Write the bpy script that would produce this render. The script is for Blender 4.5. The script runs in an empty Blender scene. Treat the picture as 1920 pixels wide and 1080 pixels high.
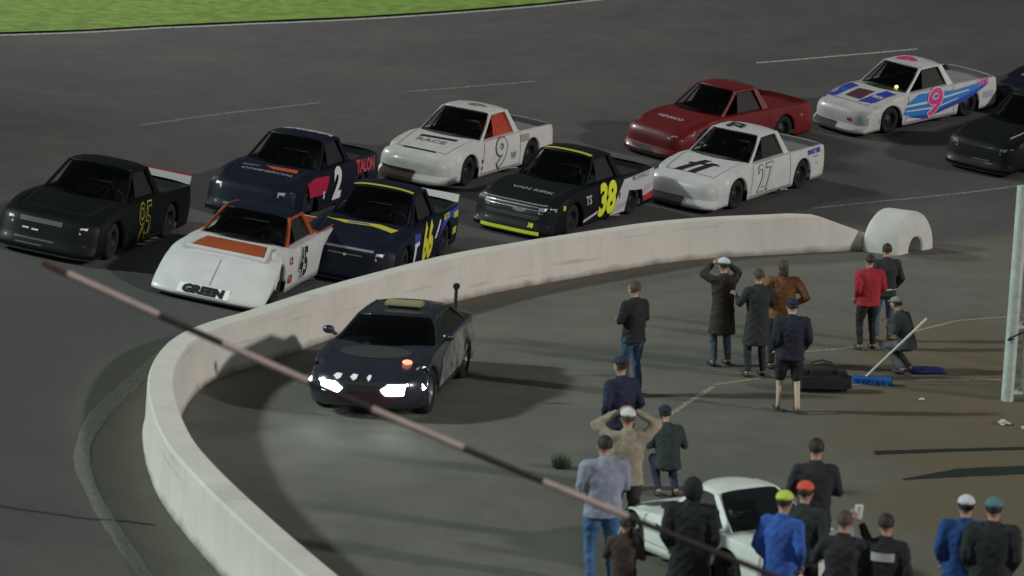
import bpy, bmesh, math, random
import numpy as np
from mathutils import Matrix, Vector
random.seed(7); rng = np.random.RandomState(7)
R = math.radians
sc = bpy.context.scene
COL = sc.collection

# ------------------------------------------------------------ camera
cam_d = bpy.data.cameras.new('camera'); cam = bpy.data.objects.new('camera', cam_d)
COL.objects.link(cam); sc.camera = cam
cam.location = (0, 0, 8.6)
cam.matrix_world = Matrix.Translation((0, 0, 8.6)) @ Matrix.Rotation(R(80), 4, 'X') @ Matrix.Rotation(R(2), 4, 'Z')
cam_d.sensor_width = 36; cam_d.lens = 93.75; cam_d.clip_end = 600
cam_d.dof.use_dof = True; cam_d.dof.focus_distance = 54; cam_d.dof.aperture_fstop = 1.7

# ------------------------------------------------------------ night sky, floodlights and added fill spots
w = bpy.data.worlds.new('World'); sc.world = w; w.use_nodes = True
bg = w.node_tree.nodes['Background']; bg.inputs[0].default_value = (.80, .92, .95, 1); bg.inputs[1].default_value = .045
def sun(name, d, e, ang, col):
    l = bpy.data.lights.new(name, 'SUN'); l.energy = e; l.angle = R(ang); l.color = col
    o = bpy.data.objects.new(name, l); COL.objects.link(o)
    o.rotation_euler = Vector(d).to_track_quat('-Z', 'Y').to_euler()
sun('floodlight_bank', (-.84, .34, -.37), 1.6, 3, (1, .95, .90))
def spot(name, loc, to, e, ang, rad, col, blend=.3):
    l = bpy.data.lights.new(name, 'SPOT'); l.energy = e; l.spot_size = R(ang); l.spot_blend = blend
    l.shadow_soft_size = rad; l.color = col
    o = bpy.data.objects.new(name, l); COL.objects.link(o); o.location = loc
    o.rotation_euler = (Vector(to) - Vector(loc)).to_track_quat('-Z', 'Y').to_euler()
    return o
spot('left_flood_and_fill', (-76, 30, 45), (3, 36, 0), 250000, 36, 3.0, (.86, 1, .93), 1)
spot('left_flood_and_fill', (-58, 104, 44), (3, 72, 0), 170000, 36, 6, (.98, .98, .95), 1)  # soft fill spot added to brighten the far track
spot('grandstand_lights', (6, -34, 36), (2, 74, 0), 24000, 34, 6, (.94, 1, .98), .7)  # added fill from behind the camera, lifts the truck fronts
vs = sc.view_settings; vs.view_transform = 'Standard'; vs.look = 'None'; vs.exposure = 0; vs.gamma = 1

# ------------------------------------------------------------ materials
_m = {}
def mat(name, col, rough=.6, metal=0, coat=0, noise=0, nscale=6, bump=0, emit=None, estr=0, alpha=None):
    if name in _m: return _m[name]
    m = bpy.data.materials.new(name); m.use_nodes = True; nt = m.node_tree; b = nt.nodes['Principled BSDF']
    b.inputs['Roughness'].default_value = rough; b.inputs['Metallic'].default_value = metal
    b.inputs['Coat Weight'].default_value = coat; b.inputs['Coat Roughness'].default_value = .12
    c = (*col, 1); b.inputs['Base Color'].default_value = c
    if noise:
        tc = nt.nodes.new('ShaderNodeTexCoord'); n = nt.nodes.new('ShaderNodeTexNoise')
        n.inputs['Scale'].default_value = nscale; n.inputs['Detail'].default_value = 6
        r = nt.nodes.new('ShaderNodeValToRGB'); r.color_ramp.elements[0].position = .32; r.color_ramp.elements[1].position = .68
        r.color_ramp.elements[0].color = (*[x*(1-noise) for x in col], 1)
        r.color_ramp.elements[1].color = (*[min(1, x*(1+noise)) for x in col], 1)
        nt.links.new(tc.outputs['Object'], n.inputs['Vector']); nt.links.new(n.outputs['Fac'], r.inputs['Fac'])
        nt.links.new(r.outputs['Color'], b.inputs['Base Color'])
        if bump:
            bp = nt.nodes.new('ShaderNodeBump'); bp.inputs['Strength'].default_value = bump; bp.inputs['Distance'].default_value = .02
            nt.links.new(n.outputs['Fac'], bp.inputs['Height']); nt.links.new(bp.outputs['Normal'], b.inputs['Normal'])
    if emit:
        b.inputs['Emission Color'].default_value = (*emit, 1); b.inputs['Emission Strength'].default_value = estr
    _m[name] = m; return m
def paint(name, col, rough=.42, coat=.3, noise=.07): return mat(name, col, rough, 0, coat, noise, 3)
def glass(name, dark=.82):
    m = bpy.data.materials.new(name); m.use_nodes = True; nt = m.node_tree; nt.nodes.clear()
    o = nt.nodes.new('ShaderNodeOutputMaterial'); mx = nt.nodes.new('ShaderNodeMixShader'); t = nt.nodes.new('ShaderNodeBsdfTransparent')
    g = nt.nodes.new('ShaderNodeBsdfGlossy'); f = nt.nodes.new('ShaderNodeFresnel'); f.inputs[0].default_value = 1.45
    t.inputs[0].default_value = (dark, dark, dark, 1); g.inputs['Roughness'].default_value = .08
    nt.links.new(f.outputs[0], mx.inputs[0]); nt.links.new(t.outputs[0], mx.inputs[1]); nt.links.new(g.outputs[0], mx.inputs[2])
    nt.links.new(mx.outputs[0], o.inputs[0]); return m
M_glass = glass('windshield_glass', .84)
M_dglass = mat('dark_glass', (.012, .015, .016), .1)
M_tyre = mat('tyre_rubber', (.009, .009, .010), .9, noise=.3, nscale=20)
M_rim = mat('steel_rim', (.045, .045, .05), .45, .5)
M_frame = mat('black_frame', (.009, .009, .010), .7)
M_cage = mat('roll_cage', (.05, .05, .055), .45)
M_gap = mat('seam_black', (.02, .02, .02), .8)
M_chrome = mat('chrome_print', (.42, .44, .46), .25, .5)
M_white = paint('white_paint', (.60, .60, .60))
M_black = paint('black_paint', (.006, .008, .009), .5, .12)
def ink(name, col, rough=.5): return mat('ink_'+name, col, rough)
K_black = ink('black', (.015, .015, .018)); K_white = ink('white', (.68, .68, .68)); K_yel = ink('yellow', (.70, .78, .03))
K_gold = ink('gold', (.55, .50, .05)); K_blue = ink('blue', (.03, .06, .40)); K_sky = ink('sky', (.02, .22, .62)); K_mag = ink('magenta', (.72, .04, .26))
K_red = ink('red', (.45, .03, .04)); K_or = ink('orange', (.48, .09, .03)); K_grey = ink('grey', (.22, .22, .24)); K_lil = ink('lilac', (.42, .38, .46))

# ------------------------------------------------------------ mesh helpers
def tag(o, label=None, cat=None, group=None, kind=None):
    if label: o['label'] = label
    if cat: o['category'] = cat
    if group: o['group'] = group
    if kind: o['kind'] = kind
    return o
def link(name, me, m=None, parent=None, smooth=False):
    o = bpy.data.objects.new(name, me); COL.objects.link(o)
    if m is not None:
        for x in (m if isinstance(m, (list, tuple)) else [m]): me.materials.append(x)
    if smooth:
        me.shade_smooth()
        try: me.set_sharp_from_angle(angle=R(31))
        except Exception: pass
    if parent is not None: o.parent = parent
    return o
def mesh(name, vs, fs, m=None, parent=None, smooth=False):
    me = bpy.data.meshes.new(name); me.from_pydata([tuple(map(float, v)) for v in vs], [], fs); me.update()
    bm = bmesh.new(); bm.from_mesh(me); bmesh.ops.remove_doubles(bm, verts=bm.verts, dist=1e-5)
    bmesh.ops.recalc_face_normals(bm, faces=bm.faces); bm.to_mesh(me); bm.free()
    return link(name, me, m, parent, smooth)
def obj_bm(name, bm, m=None, parent=None, smooth=False):
    me = bpy.data.meshes.new(name); bmesh.ops.recalc_face_normals(bm, faces=bm.faces); bm.to_mesh(me); bm.free()
    return link(name, me, m, parent, smooth)
def empty(name, loc=(0, 0, 0), rz=0, mw=None):
    o = bpy.data.objects.new(name, None); COL.objects.link(o)
    if mw is not None: o.matrix_world = mw
    else: o.location = loc; o.rotation_euler = (0, 0, rz)
    return o
def box(bm, x0, x1, y0, y1, z0, z1, bev=0):
    v = [bm.verts.new(p) for p in [(x0, y0, z0), (x1, y0, z0), (x1, y1, z0), (x0, y1, z0), (x0, y0, z1), (x1, y0, z1), (x1, y1, z1), (x0, y1, z1)]]
    f = [bm.faces.new([v[i] for i in q]) for q in [(3, 2, 1, 0), (4, 5, 6, 7), (0, 1, 5, 4), (1, 2, 6, 5), (2, 3, 7, 6), (3, 0, 4, 7)]]
    if bev:
        es = list({e for ff in f for e in ff.edges}); bmesh.ops.bevel(bm, geom=es, offset=bev, segments=2, affect='EDGES')
def tube(bm, pts, r, n=8, r1=None):
    pts = [Vector(p) for p in pts]; rings = []; k = len(pts)
    for i, p in enumerate(pts):
        d = (pts[min(i+1, k-1)] - pts[max(i-1, 0)]).normalized()
        a = d.cross(Vector((0, 0, 1)));  a = d.cross(Vector((1, 0, 0))) if a.length < .05 else a
        a.normalize(); b = d.cross(a); rr = r if r1 is None else r + (r1-r)*i/(k-1)
        rings.append([bm.verts.new(p + a*math.cos(2*math.pi*j/n)*rr + b*math.sin(2*math.pi*j/n)*rr) for j in range(n)])
    for i in range(k-1):
        for j in range(n): bm.faces.new([rings[i][j], rings[i][(j+1) % n], rings[i+1][(j+1) % n], rings[i+1][j]])
    bm.faces.new(rings[0][::-1]); bm.faces.new(rings[-1])
def lathe_y(bm, prof, n=28, c=(0, 0, 0), a0=0, a1=2*math.pi):
    # profile (y, r) turned about the y axis
    full = abs(a1-a0-2*math.pi) < 1e-6; cnt = n if full else n+1; rings = []
    for i in range(cnt):
        a = a0 + (a1-a0)*i/n
        rings.append([bm.verts.new((c[0]+r*math.cos(a), c[1]+y, c[2]+r*math.sin(a))) for y, r in prof])
    for i in range(n):
        A = rings[i]; B = rings[(i+1) % cnt]
        for j in range(len(prof)-1): bm.faces.new([A[j], A[j+1], B[j+1], B[j]])
def ellipsoid(bm, c, r, seg=12, ring=8, rot=None):
    mt = Matrix.Translation(c) @ (rot if rot else Matrix.Identity(4)) @ Matrix.Diagonal((*r, 1))
    bmesh.ops.create_uvsphere(bm, u_segments=seg, v_segments=ring, radius=1, matrix=mt)

# ------------------------------------------------------------ ground
SPC = [-0.046, -0.92, 0.597, 0.197, 0.423, 0.146]
def bank(x, y):
    a, b, c, d, e, f = SPC
    x = np.asarray(x, float); y = np.asarray(y, float)
    xc = np.clip(x, -13, 13); yc = np.clip(y, 30, 72); Y = (yc-50)/10; X = xc/10
    return a+b*X+c*Y+d*X*X+e*X*Y+f*Y*Y+(b+2*d*X+e*Y)/10*np.clip(x-xc, -12, 12)+(c+e*X+2*f*Y)/10*np.clip(y-yc, -12, 45)
WALL = [(7.9, 55.4), (7.5, 55.2), (5.4, 54.05), (3.9, 53.3), (2.75, 52.35), (2.0, 51.45), (1.2, 50.5), (.3, 49.4), (-1.0, 47.7), (-2.05, 45.75), (-3.05, 43.75), (-3.65, 42.3),
        (-4.1, 41.2), (-4.55, 40.3), (-4.85, 39.3), (-4.95, 38.0), (-4.85, 36.2), (-4.52, 34.3), (-4.12, 32.6), (-3.65, 31.2), (-3.12, 29.8), (-2.4, 28.0), (-1.2, 25.2), (.6, 21.5)]
def smooth_path(P, it=2):
    P = [np.array(p, float) for p in P]
    for _ in range(it):
        Q = [P[0]]
        for a, b in zip(P[:-1], P[1:]): Q += [a*.75+b*.25, a*.25+b*.75]
        P = Q+[P[-1]]
    return np.array(P)
WP = smooth_path(WALL)
BND = np.array([(60, 95), (30, 72), (14, 60), (10.9, 57.7), (9.1, 56.2)]+WALL+[(1.5, 20), (3, 16), (6, 5)], float)
def sdist(x, y):
    # >0 outside (track side)
    x = np.asarray(x, float); y = np.asarray(y, float); best = np.full(x.shape, 1e9); sg = np.ones(x.shape)
    for (ax, ay), (bx, by) in zip(BND[:-1], BND[1:]):
        dx, dy = bx-ax, by-ay; t = np.clip(((x-ax)*dx+(y-ay)*dy)/(dx*dx+dy*dy), 0, 1)
        ex, ey = x-ax-t*dx, y-ay-t*dy; d = np.hypot(ex, ey); c = dx*(y-ay)-dy*(x-ax)
        u = d < best-1e-9; best = np.where(u, d, best); sg = np.where(u, np.where(c < 0, 1, -1), sg)
    return best*sg
def ss(t): t = np.clip(t, 0, 1); return t*t*(3-2*t)
def gz(x, y):
    d = sdist(x, y); return bank(x, y)*ss((d+.15)/1.2)
def vnoise(x, y, s, seed):
    r = np.random.RandomState(seed); out = 0
    for k in range(7):
        a = r.rand()*6.28; f = s*(.6+r.rand()*1.6); out = out+np.sin((x*math.cos(a)+y*math.sin(a))*f+r.rand()*6.28+1.7*np.sin((x*math.sin(a)-y*math.cos(a))*f*.7+r.rand()*6))
    return out/7
def axis(lo, a, b, hi, fine, coarse):
    return np.unique(np.round(np.concatenate([np.arange(lo, a, coarse), np.arange(a, b, fine), np.arange(b, hi+.01, coarse)]), 3))
gx = axis(-80, -18, 18, 100, .25, 4); gy = axis(2, 20, 84, 180, .25, 4)
GX, GY = np.meshgrid(gx, gy, indexing='ij'); GD = sdist(GX, GY); GZ = bank(GX, GY)*ss((GD+.15)/1.2)
nx, ny = GX.shape
# colour zones: pit, dirt, apron, rubber
pit = ss((-GD+.3)/.8)
n1 = vnoise(GX, GY, .9, 3); n2 = vnoise(GX, GY, 2.3, 5)
dirt = ss((GX-4.0+n1*1.8)/2.4)*ss((47.5-GY+n1*2)/3)*pit
dirt = np.maximum(dirt, pit*ss((.9+GD+n2*.35)/.8)*.8*(GY > 43))
farr = ss((GX-8)/3)*ss((55.5-GY)/2)*.5*pit; dirt = np.maximum(dirt, farr)
CH = [(-4.1, 44.6), (-4.75, 43.3), (-5.4, 40.4), (-5.66, 36.7), (-5.6, 34.4), (-5.4, 32.9), (-4.85, 31.1), (-4.3, 29.6), (-3.5, 27.6), (-2.2, 24.6)]
CHP = smooth_path(CH)
def pdist(x, y, P):
    best = np.full(np.shape(x), 1e9)
    for (ax, ay), (bx, by) in zip(P[:-1], P[1:]):
        dx, dy = bx-ax, by-ay; t = np.clip(((x-ax)*dx+(y-ay)*dy)/(dx*dx+dy*dy), 0, 1); best = np.minimum(best, np.hypot(x-ax-t*dx, y-ay-t*dy))
    return best
apron = ss((GD)/.3)*ss((1.35-GD)/.5)*(GY < 44)
lane = ss(1-np.abs(pdist(GX, GY, np.array([(12, 63), (5, 58.6), (0, 54.5), (-4, 49), (-7, 42), (-7.6, 36), (-6.5, 30)], float))-0)/3.2)*(1-pit)
def ground_shading():
    m = bpy.data.materials.new('asphalt'); m.use_nodes = True; nt = m.node_tree; b = nt.nodes['Principled BSDF']; L = nt.links.new
    at = nt.nodes.new('ShaderNodeVertexColor'); at.layer_name = 'zone'; sp = nt.nodes.new('ShaderNodeSeparateColor'); L(at.outputs[0], sp.inputs[0])
    tc = nt.nodes.new('ShaderNodeTexCoord')
    def noise(s, d=8, r=.6):
        n = nt.nodes.new('ShaderNodeTexNoise'); n.inputs['Scale'].default_value = s; n.inputs['Detail'].default_value = d; n.inputs['Roughness'].default_value = r
        L(tc.outputs['Object'], n.inputs['Vector']); return n
    def mixc(f, a, bb):
        x = nt.nodes.new('ShaderNodeMix'); x.data_type = 'RGBA'
        if hasattr(f, 'links'): L(f, x.inputs[0])
        else: x.inputs[0].default_value = f
        for s, v in ((x.inputs[6], a), (x.inputs[7], bb)):
            if hasattr(v, 'links'): L(v, s)
            else: s.default_value = (*v, 1)
        return x.outputs[2]
    def ramp(n, lo, hi):
        r = nt.nodes.new('ShaderNodeMapRange'); r.inputs[1].default_value = lo; r.inputs[2].default_value = hi; L(n.outputs['Fac'], r.inputs[0]); return r.outputs[0]
    big = ramp(noise(.35), .35, .65); mid = ramp(noise(1.6), .35, .68); fine = ramp(noise(38, 5, .75), .3, .7)
    tr = mixc(big, (.088, .088, .087), (.112, .109, .105)); pc = mixc(big, (.130, .130, .113), (.166, .162, .140))
    c = mixc(sp.outputs[0], tr, pc)
    dc = mixc(mid, (.185, .135, .088), (.125, .112, .072)); 
    mu = nt.nodes.new('ShaderNodeMath'); mu.operation = 'MULTIPLY'; L(sp.outputs[1], mu.inputs[0]); mu.inputs[1].default_value = .85
    c = mixc(mu.outputs[0], c, dc)
    c = mixc(sp.outputs[2], c, (.145, .142, .115))
    ml = nt.nodes.new('ShaderNodeMath'); ml.operation = 'MULTIPLY'; L(at.outputs[1], ml.inputs[0]); L(mid, ml.inputs[1]); ma = nt.nodes.new('ShaderNodeMath'); ma.operation = 'MULTIPLY_ADD'; L(at.outputs[1], ma.inputs[0]); ma.inputs[1].default_value = .45; L(ml.outputs[0], ma.inputs[2]); mb = nt.nodes.new('ShaderNodeMath'); mb.operation = 'MULTIPLY'; L(ma.outputs[0], mb.inputs[0]); mb.inputs[1].default_value = .45
    c = mixc(mb.outputs[0], c, (.060, .060, .062))
    fm = nt.nodes.new('ShaderNodeMix'); fm.data_type = 'RGBA'; fm.blend_type = 'MULTIPLY'; fm.inputs[0].default_value = .55
    g = mixc(fine, (.62, .62, .62), (1.25, 1.25, 1.25)); L(c, fm.inputs[6]); L(g, fm.inputs[7])
    fm2 = nt.nodes.new('ShaderNodeMix'); fm2.data_type = 'RGBA'; fm2.blend_type = 'MULTIPLY'; fm2.inputs[0].default_value = .5
    g2 = mixc(mid, (.78, .78, .78), (1.12, 1.12, 1.12)); L(fm.outputs[2], fm2.inputs[6]); L(g2, fm2.inputs[7])
    L(fm2.outputs[2], b.inputs['Base Color']); b.inputs['Roughness'].default_value = .88; b.inputs['Specular IOR Level'].default_value = .25
    bp = nt.nodes.new('ShaderNodeBump'); bp.inputs['Strength'].default_value = .35; bp.inputs['Distance'].default_value = .01
    L(fine, bp.inputs['Height']); L(bp.outputs['Normal'], b.inputs['Normal'])
    return m
M_ground = ground_shading()
def ground_part(name, sel):
    idx = -np.ones((nx, ny), int); vs = []; fs = []; cs = []
    for i in range(nx-1):
        for j in range(ny-1):
            if not sel[i, j]: continue
            q = []
            for a, b_ in ((i, j), (i+1, j), (i+1, j+1), (i, j+1)):
                if idx[a, b_] < 0: idx[a, b_] = len(vs); vs.append((GX[a, b_], GY[a, b_], GZ[a, b_])); cs.append((pit[a, b_], dirt[a, b_], apron[a, b_], lane[a, b_]))
                q.append(int(idx[a, b_]))
            fs.append(q)
    me = bpy.data.meshes.new(name); me.from_pydata(vs, [], fs); me.update()
    ca = me.color_attributes.new('zone', 'FLOAT_COLOR', 'POINT'); ca.data.foreach_set('color', np.array(cs, float).ravel())
    me.shade_smooth(); o = link(name, me, M_ground); o['kind'] = 'structure'; return o
cc = (GD[:-1, :-1]+GD[1:, 1:])/2
ground_part('race_track', cc > 0); ground_part('pit_road', cc <= 0)
def strip(name, P, wd, m, dz=.006, step=.2, parent=None, ragged=0):
    P = np.array(P, float); seg = np.hypot(*(P[1:]-P[:-1]).T); s = np.concatenate([[0], np.cumsum(seg)]); n = max(2, int(s[-1]/step)+1)
    t = np.linspace(0, s[-1], n); X = np.interp(t, s, P[:, 0]); Y = np.interp(t, s, P[:, 1]); dx = np.gradient(X); dy = np.gradient(Y); l = np.hypot(dx, dy); nxx, nyy = -dy/l, dx/l
    vs = []; k = 2
    for i in range(n):
        ww = wd*(1+ragged*(random.random()-.5))
        for u in (-.5, 0, .5):
            x = X[i]+nxx[i]*ww*u; y = Y[i]+nyy[i]*ww*u; vs.append((x, y, float(gz(x, y))+dz))
    fs = [(3*i+a, 3*i+a+1, 3*i+a+4, 3*i+a+3) for i in range(n-1) for a in (0, 1)]
    return mesh(name, vs, fs, m, parent)
def dashed_mat(name, col, thr, amax=1.0):
    m = mat(name, col, .85); nt = m.node_tree; b = nt.nodes['Principled BSDF']
    tc = nt.nodes.new('ShaderNodeTexCoord'); n = nt.nodes.new('ShaderNodeTexNoise'); n.inputs['Scale'].default_value = 22; n.inputs['Detail'].default_value = 8
    r = nt.nodes.new('ShaderNodeMapRange'); r.inputs[1].default_value = thr-.12; r.inputs[2].default_value = thr+.12
    nt.links.new(tc.outputs['Object'], n.inputs['Vector']); nt.links.new(n.outputs['Fac'], r.inputs[0]); r.inputs[4].default_value = amax; nt.links.new(r.outputs[0], b.inputs['Alpha']); return m
M_line = dashed_mat('worn_line', (.50, .50, .48), .45); M_line2 = dashed_mat('faint_line', (.26, .26, .25), .45); M_chalk = dashed_mat('chalk_line', (.27, .27, .245), .38, .5)
for i, (P, ww, m) in enumerate([([(-8.71, 61.0), (-7.6, 62.8), (-6.76, 64.0), (-4.9, 66.1)], .11, M_line2), ([(-2.91, 68.2), (-.9, 69.5), (.44, 70.3)], .12, M_line2), ([(6.47, 73.0), (8.9, 73.8), (11.06, 74.4)], .13, M_line),
        ([(6.6, 58.6), (6.94, 58.8), (8.1, 59.5), (10.2, 60.6), (12.5, 61.9)], .09, M_line2), ([(5.0, 56.2), (2.4, 55.0)], .07, M_line2)]):
    o = strip('lane_line', P, ww, m); o['kind'] = 'structure'
o = strip('apron_line', CHP, .20, M_chalk, ragged=.25); o['kind'] = 'structure'
o = strip('track_seam', [(-6.9, 30.3), (-5.86, 30.3), (-4.9, 30.6), (-4.2, 31.1)], .05, mat('tar_seam', (.02, .022, .022), .8)); o['kind'] = 'structure'
PL = dashed_mat('pit_paint', (.32, .31, .26), .42); PO = dashed_mat('pit_paint_tan', (.38, .29, .19), .42)
for P, ww, m in [([(2.1, 37.6), (2.7, 39.3), (3.2, 40.6)], .09, PL), ([(3.2, 40.7), (4.0, 41.35)], .08, PO), ([(6.9, 45.6), (8.0, 47.0), (9.6, 47.9)], .09, PO), ([(4.9, 43.6), (5.9, 44.2)], .09, PL), ([(6.5, 41.6), (8.6, 42.0)], .06, PL), ([(5.0, 40.9), (5.7, 41.2)], .08, PL)]:
    o = strip('pit_line', P, ww, m, .005); o['kind'] = 'structure'
# grass beyond the track
M_grass = mat('grass_turf', (.155, .27, .035), .9, noise=.3, nscale=2.5, bump=.6)
ge = [(-80, 30), (-40, 52), (-20, 67.5), (-12.93, 73.0), (-9.24, 76.2), (-3.2, 79.0), (2.12, 81.4), (8, 84.5), (30, 94)]
GE = smooth_path(ge, 1)
vsg = []; fsg = []
for i, (x, y) in enumerate(GE):
    for k in range(14): yy = y+k*k*.55; vsg.append((x-.3*k, yy, float(gz(x-.3*k, yy))+.05))
for i in range(len(GE)-1):
    for k in range(13): a = i*14+k; fsg.append((a, a+1, a+15, a+14))
o = mesh('grass_verge', vsg, fsg, M_grass, smooth=True); o['kind'] = 'structure'
o = strip('track_edge_line', GE-np.array([0, .25]), .22, M_line, .01); o['kind'] = 'structure'

# ------------------------------------------------------------ barrier wall
def wall_mat():
    m = mat('painted_concrete', (.62, .59, .54), .8, noise=.06, nscale=1.2); nt = m.node_tree; b = nt.nodes['Principled BSDF']
    src = b.inputs['Base Color'].links[0].from_socket
    g = nt.nodes.new('ShaderNodeNewGeometry'); sx = nt.nodes.new('ShaderNodeSeparateXYZ'); nt.links.new(g.outputs['Position'], sx.inputs[0])
    n = nt.nodes.new('ShaderNodeTexNoise'); n.inputs['Scale'].default_value = 2.2; n.inputs['Detail'].default_value = 9; nt.links.new(g.outputs['Position'], n.inputs['Vector'])
    a = nt.nodes.new('ShaderNodeMath'); a.operation = 'MULTIPLY_ADD'; nt.links.new(n.outputs['Fac'], a.inputs[0]); a.inputs[1].default_value = -.20; nt.links.new(sx.outputs[2], a.inputs[2])
    r = nt.nodes.new('ShaderNodeMapRange'); r.inputs[1].default_value = -.12; r.inputs[2].default_value = .02; r.inputs[3].default_value = .9; r.inputs[4].default_value = 0; nt.links.new(a.outputs[0], r.inputs[0])
    x = nt.nodes.new('ShaderNodeMix'); x.data_type = 'RGBA'; nt.links.new(r.outputs[0], x.inputs[0]); nt.links.new(src, x.inputs[6]); x.inputs[7].default_value = (.13, .10, .07, 1)
    # streaks
    mp = nt.nodes.new('ShaderNodeMapping'); mp.inputs['Scale'].default_value = (3, 3, .25); nt.links.new(g.outputs['Position'], mp.inputs[0])
    n2 = nt.nodes.new('ShaderNodeTexNoise'); n2.inputs['Scale'].default_value = 2; n2.inputs['Detail'].default_value = 6; nt.links.new(mp.outputs[0], n2.inputs['Vector'])
    r2 = nt.nodes.new('ShaderNodeMapRange'); r2.inputs[1].default_value = .5; r2.inputs[2].default_value = .8; r2.inputs[3].default_value = 0; r2.inputs[4].default_value = .25; nt.links.new(n2.outputs['Fac'], r2.inputs[0])
    y = nt.nodes.new('ShaderNodeMix'); y.data_type = 'RGBA'; nt.links.new(r2.outputs[0], y.inputs[0]); nt.links.new(x.outputs[2], y.inputs[6]); y.inputs[7].default_value = (.36, .33, .29, 1)
    mp3 = nt.nodes.new('ShaderNodeMapping'); mp3.inputs['Scale'].default_value = (.35, .35, 9); nt.links.new(g.outputs['Position'], mp3.inputs[0])
    n3 = nt.nodes.new('ShaderNodeTexNoise'); n3.inputs['Scale'].default_value = 1.3; n3.inputs['Detail'].default_value = 8; nt.links.new(mp3.outputs[0], n3.inputs['Vector'])
    r3 = nt.nodes.new('ShaderNodeMapRange'); r3.inputs[1].default_value = .60; r3.inputs[2].default_value = .74; r3.inputs[3].default_value = 0; r3.inputs[4].default_value = .38; nt.links.new(n3.outputs['Fac'], r3.inputs[0])
    q = nt.nodes.new('ShaderNodeMix'); q.data_type = 'RGBA'; nt.links.new(r3.outputs[0], q.inputs[0]); nt.links.new(y.outputs[2], q.inputs[6]); q.inputs[7].default_value = (.16, .15, .14, 1)
    nt.links.new(q.outputs[2], b.inputs['Base Color']); return m
def build_wall():
    P = WP; n = len(P); d = np.gradient(P, axis=0); d /= np.hypot(*d.T)[:, None]; N = np.stack([d[:, 1], -d[:, 0]], 1)  # sign fixed below
    s = np.concatenate([[0], np.cumsum(np.hypot(*(P[1:]-P[:-1]).T))])
    vs = []; prof = [(-.25, -.3), (-.25, .04), (-.215, .18), (-.185, .74), (-.16, .775), (.16, .775), (.185, .74), (.215, .18), (.25, .04), (.25, -.3)]
    for i in range(n):
        hh = min(1, max(.34, (s[i]+.25)/2.3)) if s[i] < 2.3 else 1
        for u, z in prof:
            zz = z*hh if z > 0 else z
            vs.append((P[i, 0]+N[i, 0]*u, P[i, 1]+N[i, 1]*u, zz))
    k = len(prof); fs = [(i*k+j, i*k+j+1, (i+1)*k+j+1, (i+1)*k+j) for i in range(n-1) for j in range(k-1)]
    fs += [tuple(range(k)), tuple((n-1)*k+j for j in range(k-1, -1, -1))]
    o = mesh('barrier_wall', vs, fs, wall_mat(), None, True)
    tag(o, 'long curved white painted concrete barrier wall between track and pit road', 'wall')
build_wall()

# ------------------------------------------------------------ half buried tyre
def big_tyre():
    bm = bmesh.new(); prof = []
    Ro, Ri, hw = .80, .27, .30
    for a in np.linspace(0, 1, 19):
        t = a*math.pi*2
    pr = [(-.40, .28), (-.43, .31), (-.44, .60), (-.42, .72), (-.36, .79), (-.30, .81), (.30, .81), (.36, .79), (.42, .72), (.44, .60), (.43, .31), (.40, .28), (.10, .26), (-.10, .26), (-.40, .28)]
    lathe_y(bm, pr, 40, (0, 0, 0), -.35, math.pi+.35)
    mt = empty('marker_tyre', (8.02, 55.05, .03), R(-38)+math.pi/2)
    tag(mt, 'big white painted tyre standing half buried at the sloped end of the wall', 'tyre')
    obj_bm('tyre_body', bm, mat('tyre_white', (.58, .58, .55), .7, noise=.05, nscale=5, bump=.05), mt, True)
    # shade inside the bore, put in as a black disc at its middle
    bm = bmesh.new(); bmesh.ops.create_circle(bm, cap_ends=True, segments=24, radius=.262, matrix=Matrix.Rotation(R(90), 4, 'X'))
    obj_bm('hub_shade', bm, M_frame, mt)
big_tyre()

# ------------------------------------------------------------ vehicle shell
def lerp(tab, x):
    t = np.array(tab, float); t = t[t[:, 0].argsort()]; return float(np.interp(x, t[:, 0], t[:, 1]))
STY = {
 'round': dict(zc=[(-2.5, .90), (-2.42, .93), (-.95, .96), (1.0, .94), (1.4, .885), (1.8, .80), (2.08, .72)], W=[(-2.5, .88), (-2.3, .92), (-1.4, .95), (0, .93), (1.4, .96), (1.9, .93), (2.1, .90)],
               xf=[(.12, 2.50), (.19, 2.49), (.25, 2.44), (.30, 2.37), (.45, 2.36), (.57, 2.33), (.65, 2.27), (.70, 2.18), (.72, 2.08)], nr=.20, tail=[(.25, -2.46), (.5, -2.5), (.9, -2.5)]),
 'grille': dict(zc=[(-2.5, .92), (-2.42, .95), (-.95, .97), (1.0, .96), (1.4, .93), (1.8, .87), (2.12, .80)], W=[(-2.5, .90), (-2.3, .93), (-1.4, .96), (0, .94), (1.4, .97), (1.9, .95), (2.1, .93)],
               xf=[(.12, 2.49), (.2, 2.48), (.26, 2.42), (.38, 2.38), (.60, 2.35), (.70, 2.31), (.77, 2.23), (.80, 2.12)], nr=.17, tail=[(.25, -2.46), (.5, -2.5), (.9, -2.5)]),
 'wedge': dict(zc=[(-2.5, .88), (-2.42, .91), (-.95, .94), (.9, .90), (1.3, .86), (1.62, .78), (1.8, .72)], W=[(-2.5, .92), (-2.3, .94), (-1.4, .96), (0, .94), (1.2, .96), (1.6, 1.0), (1.8, 1.02)],
               xf=[(.10, 2.50), (.16, 2.49), (.22, 2.44), (.34, 2.30), (.48, 2.12), (.62, 1.94), (.72, 1.80)], nr=.12, tail=[(.25, -2.46), (.5, -2.5), (.9, -2.5)]),
}
CR = .05
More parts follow.
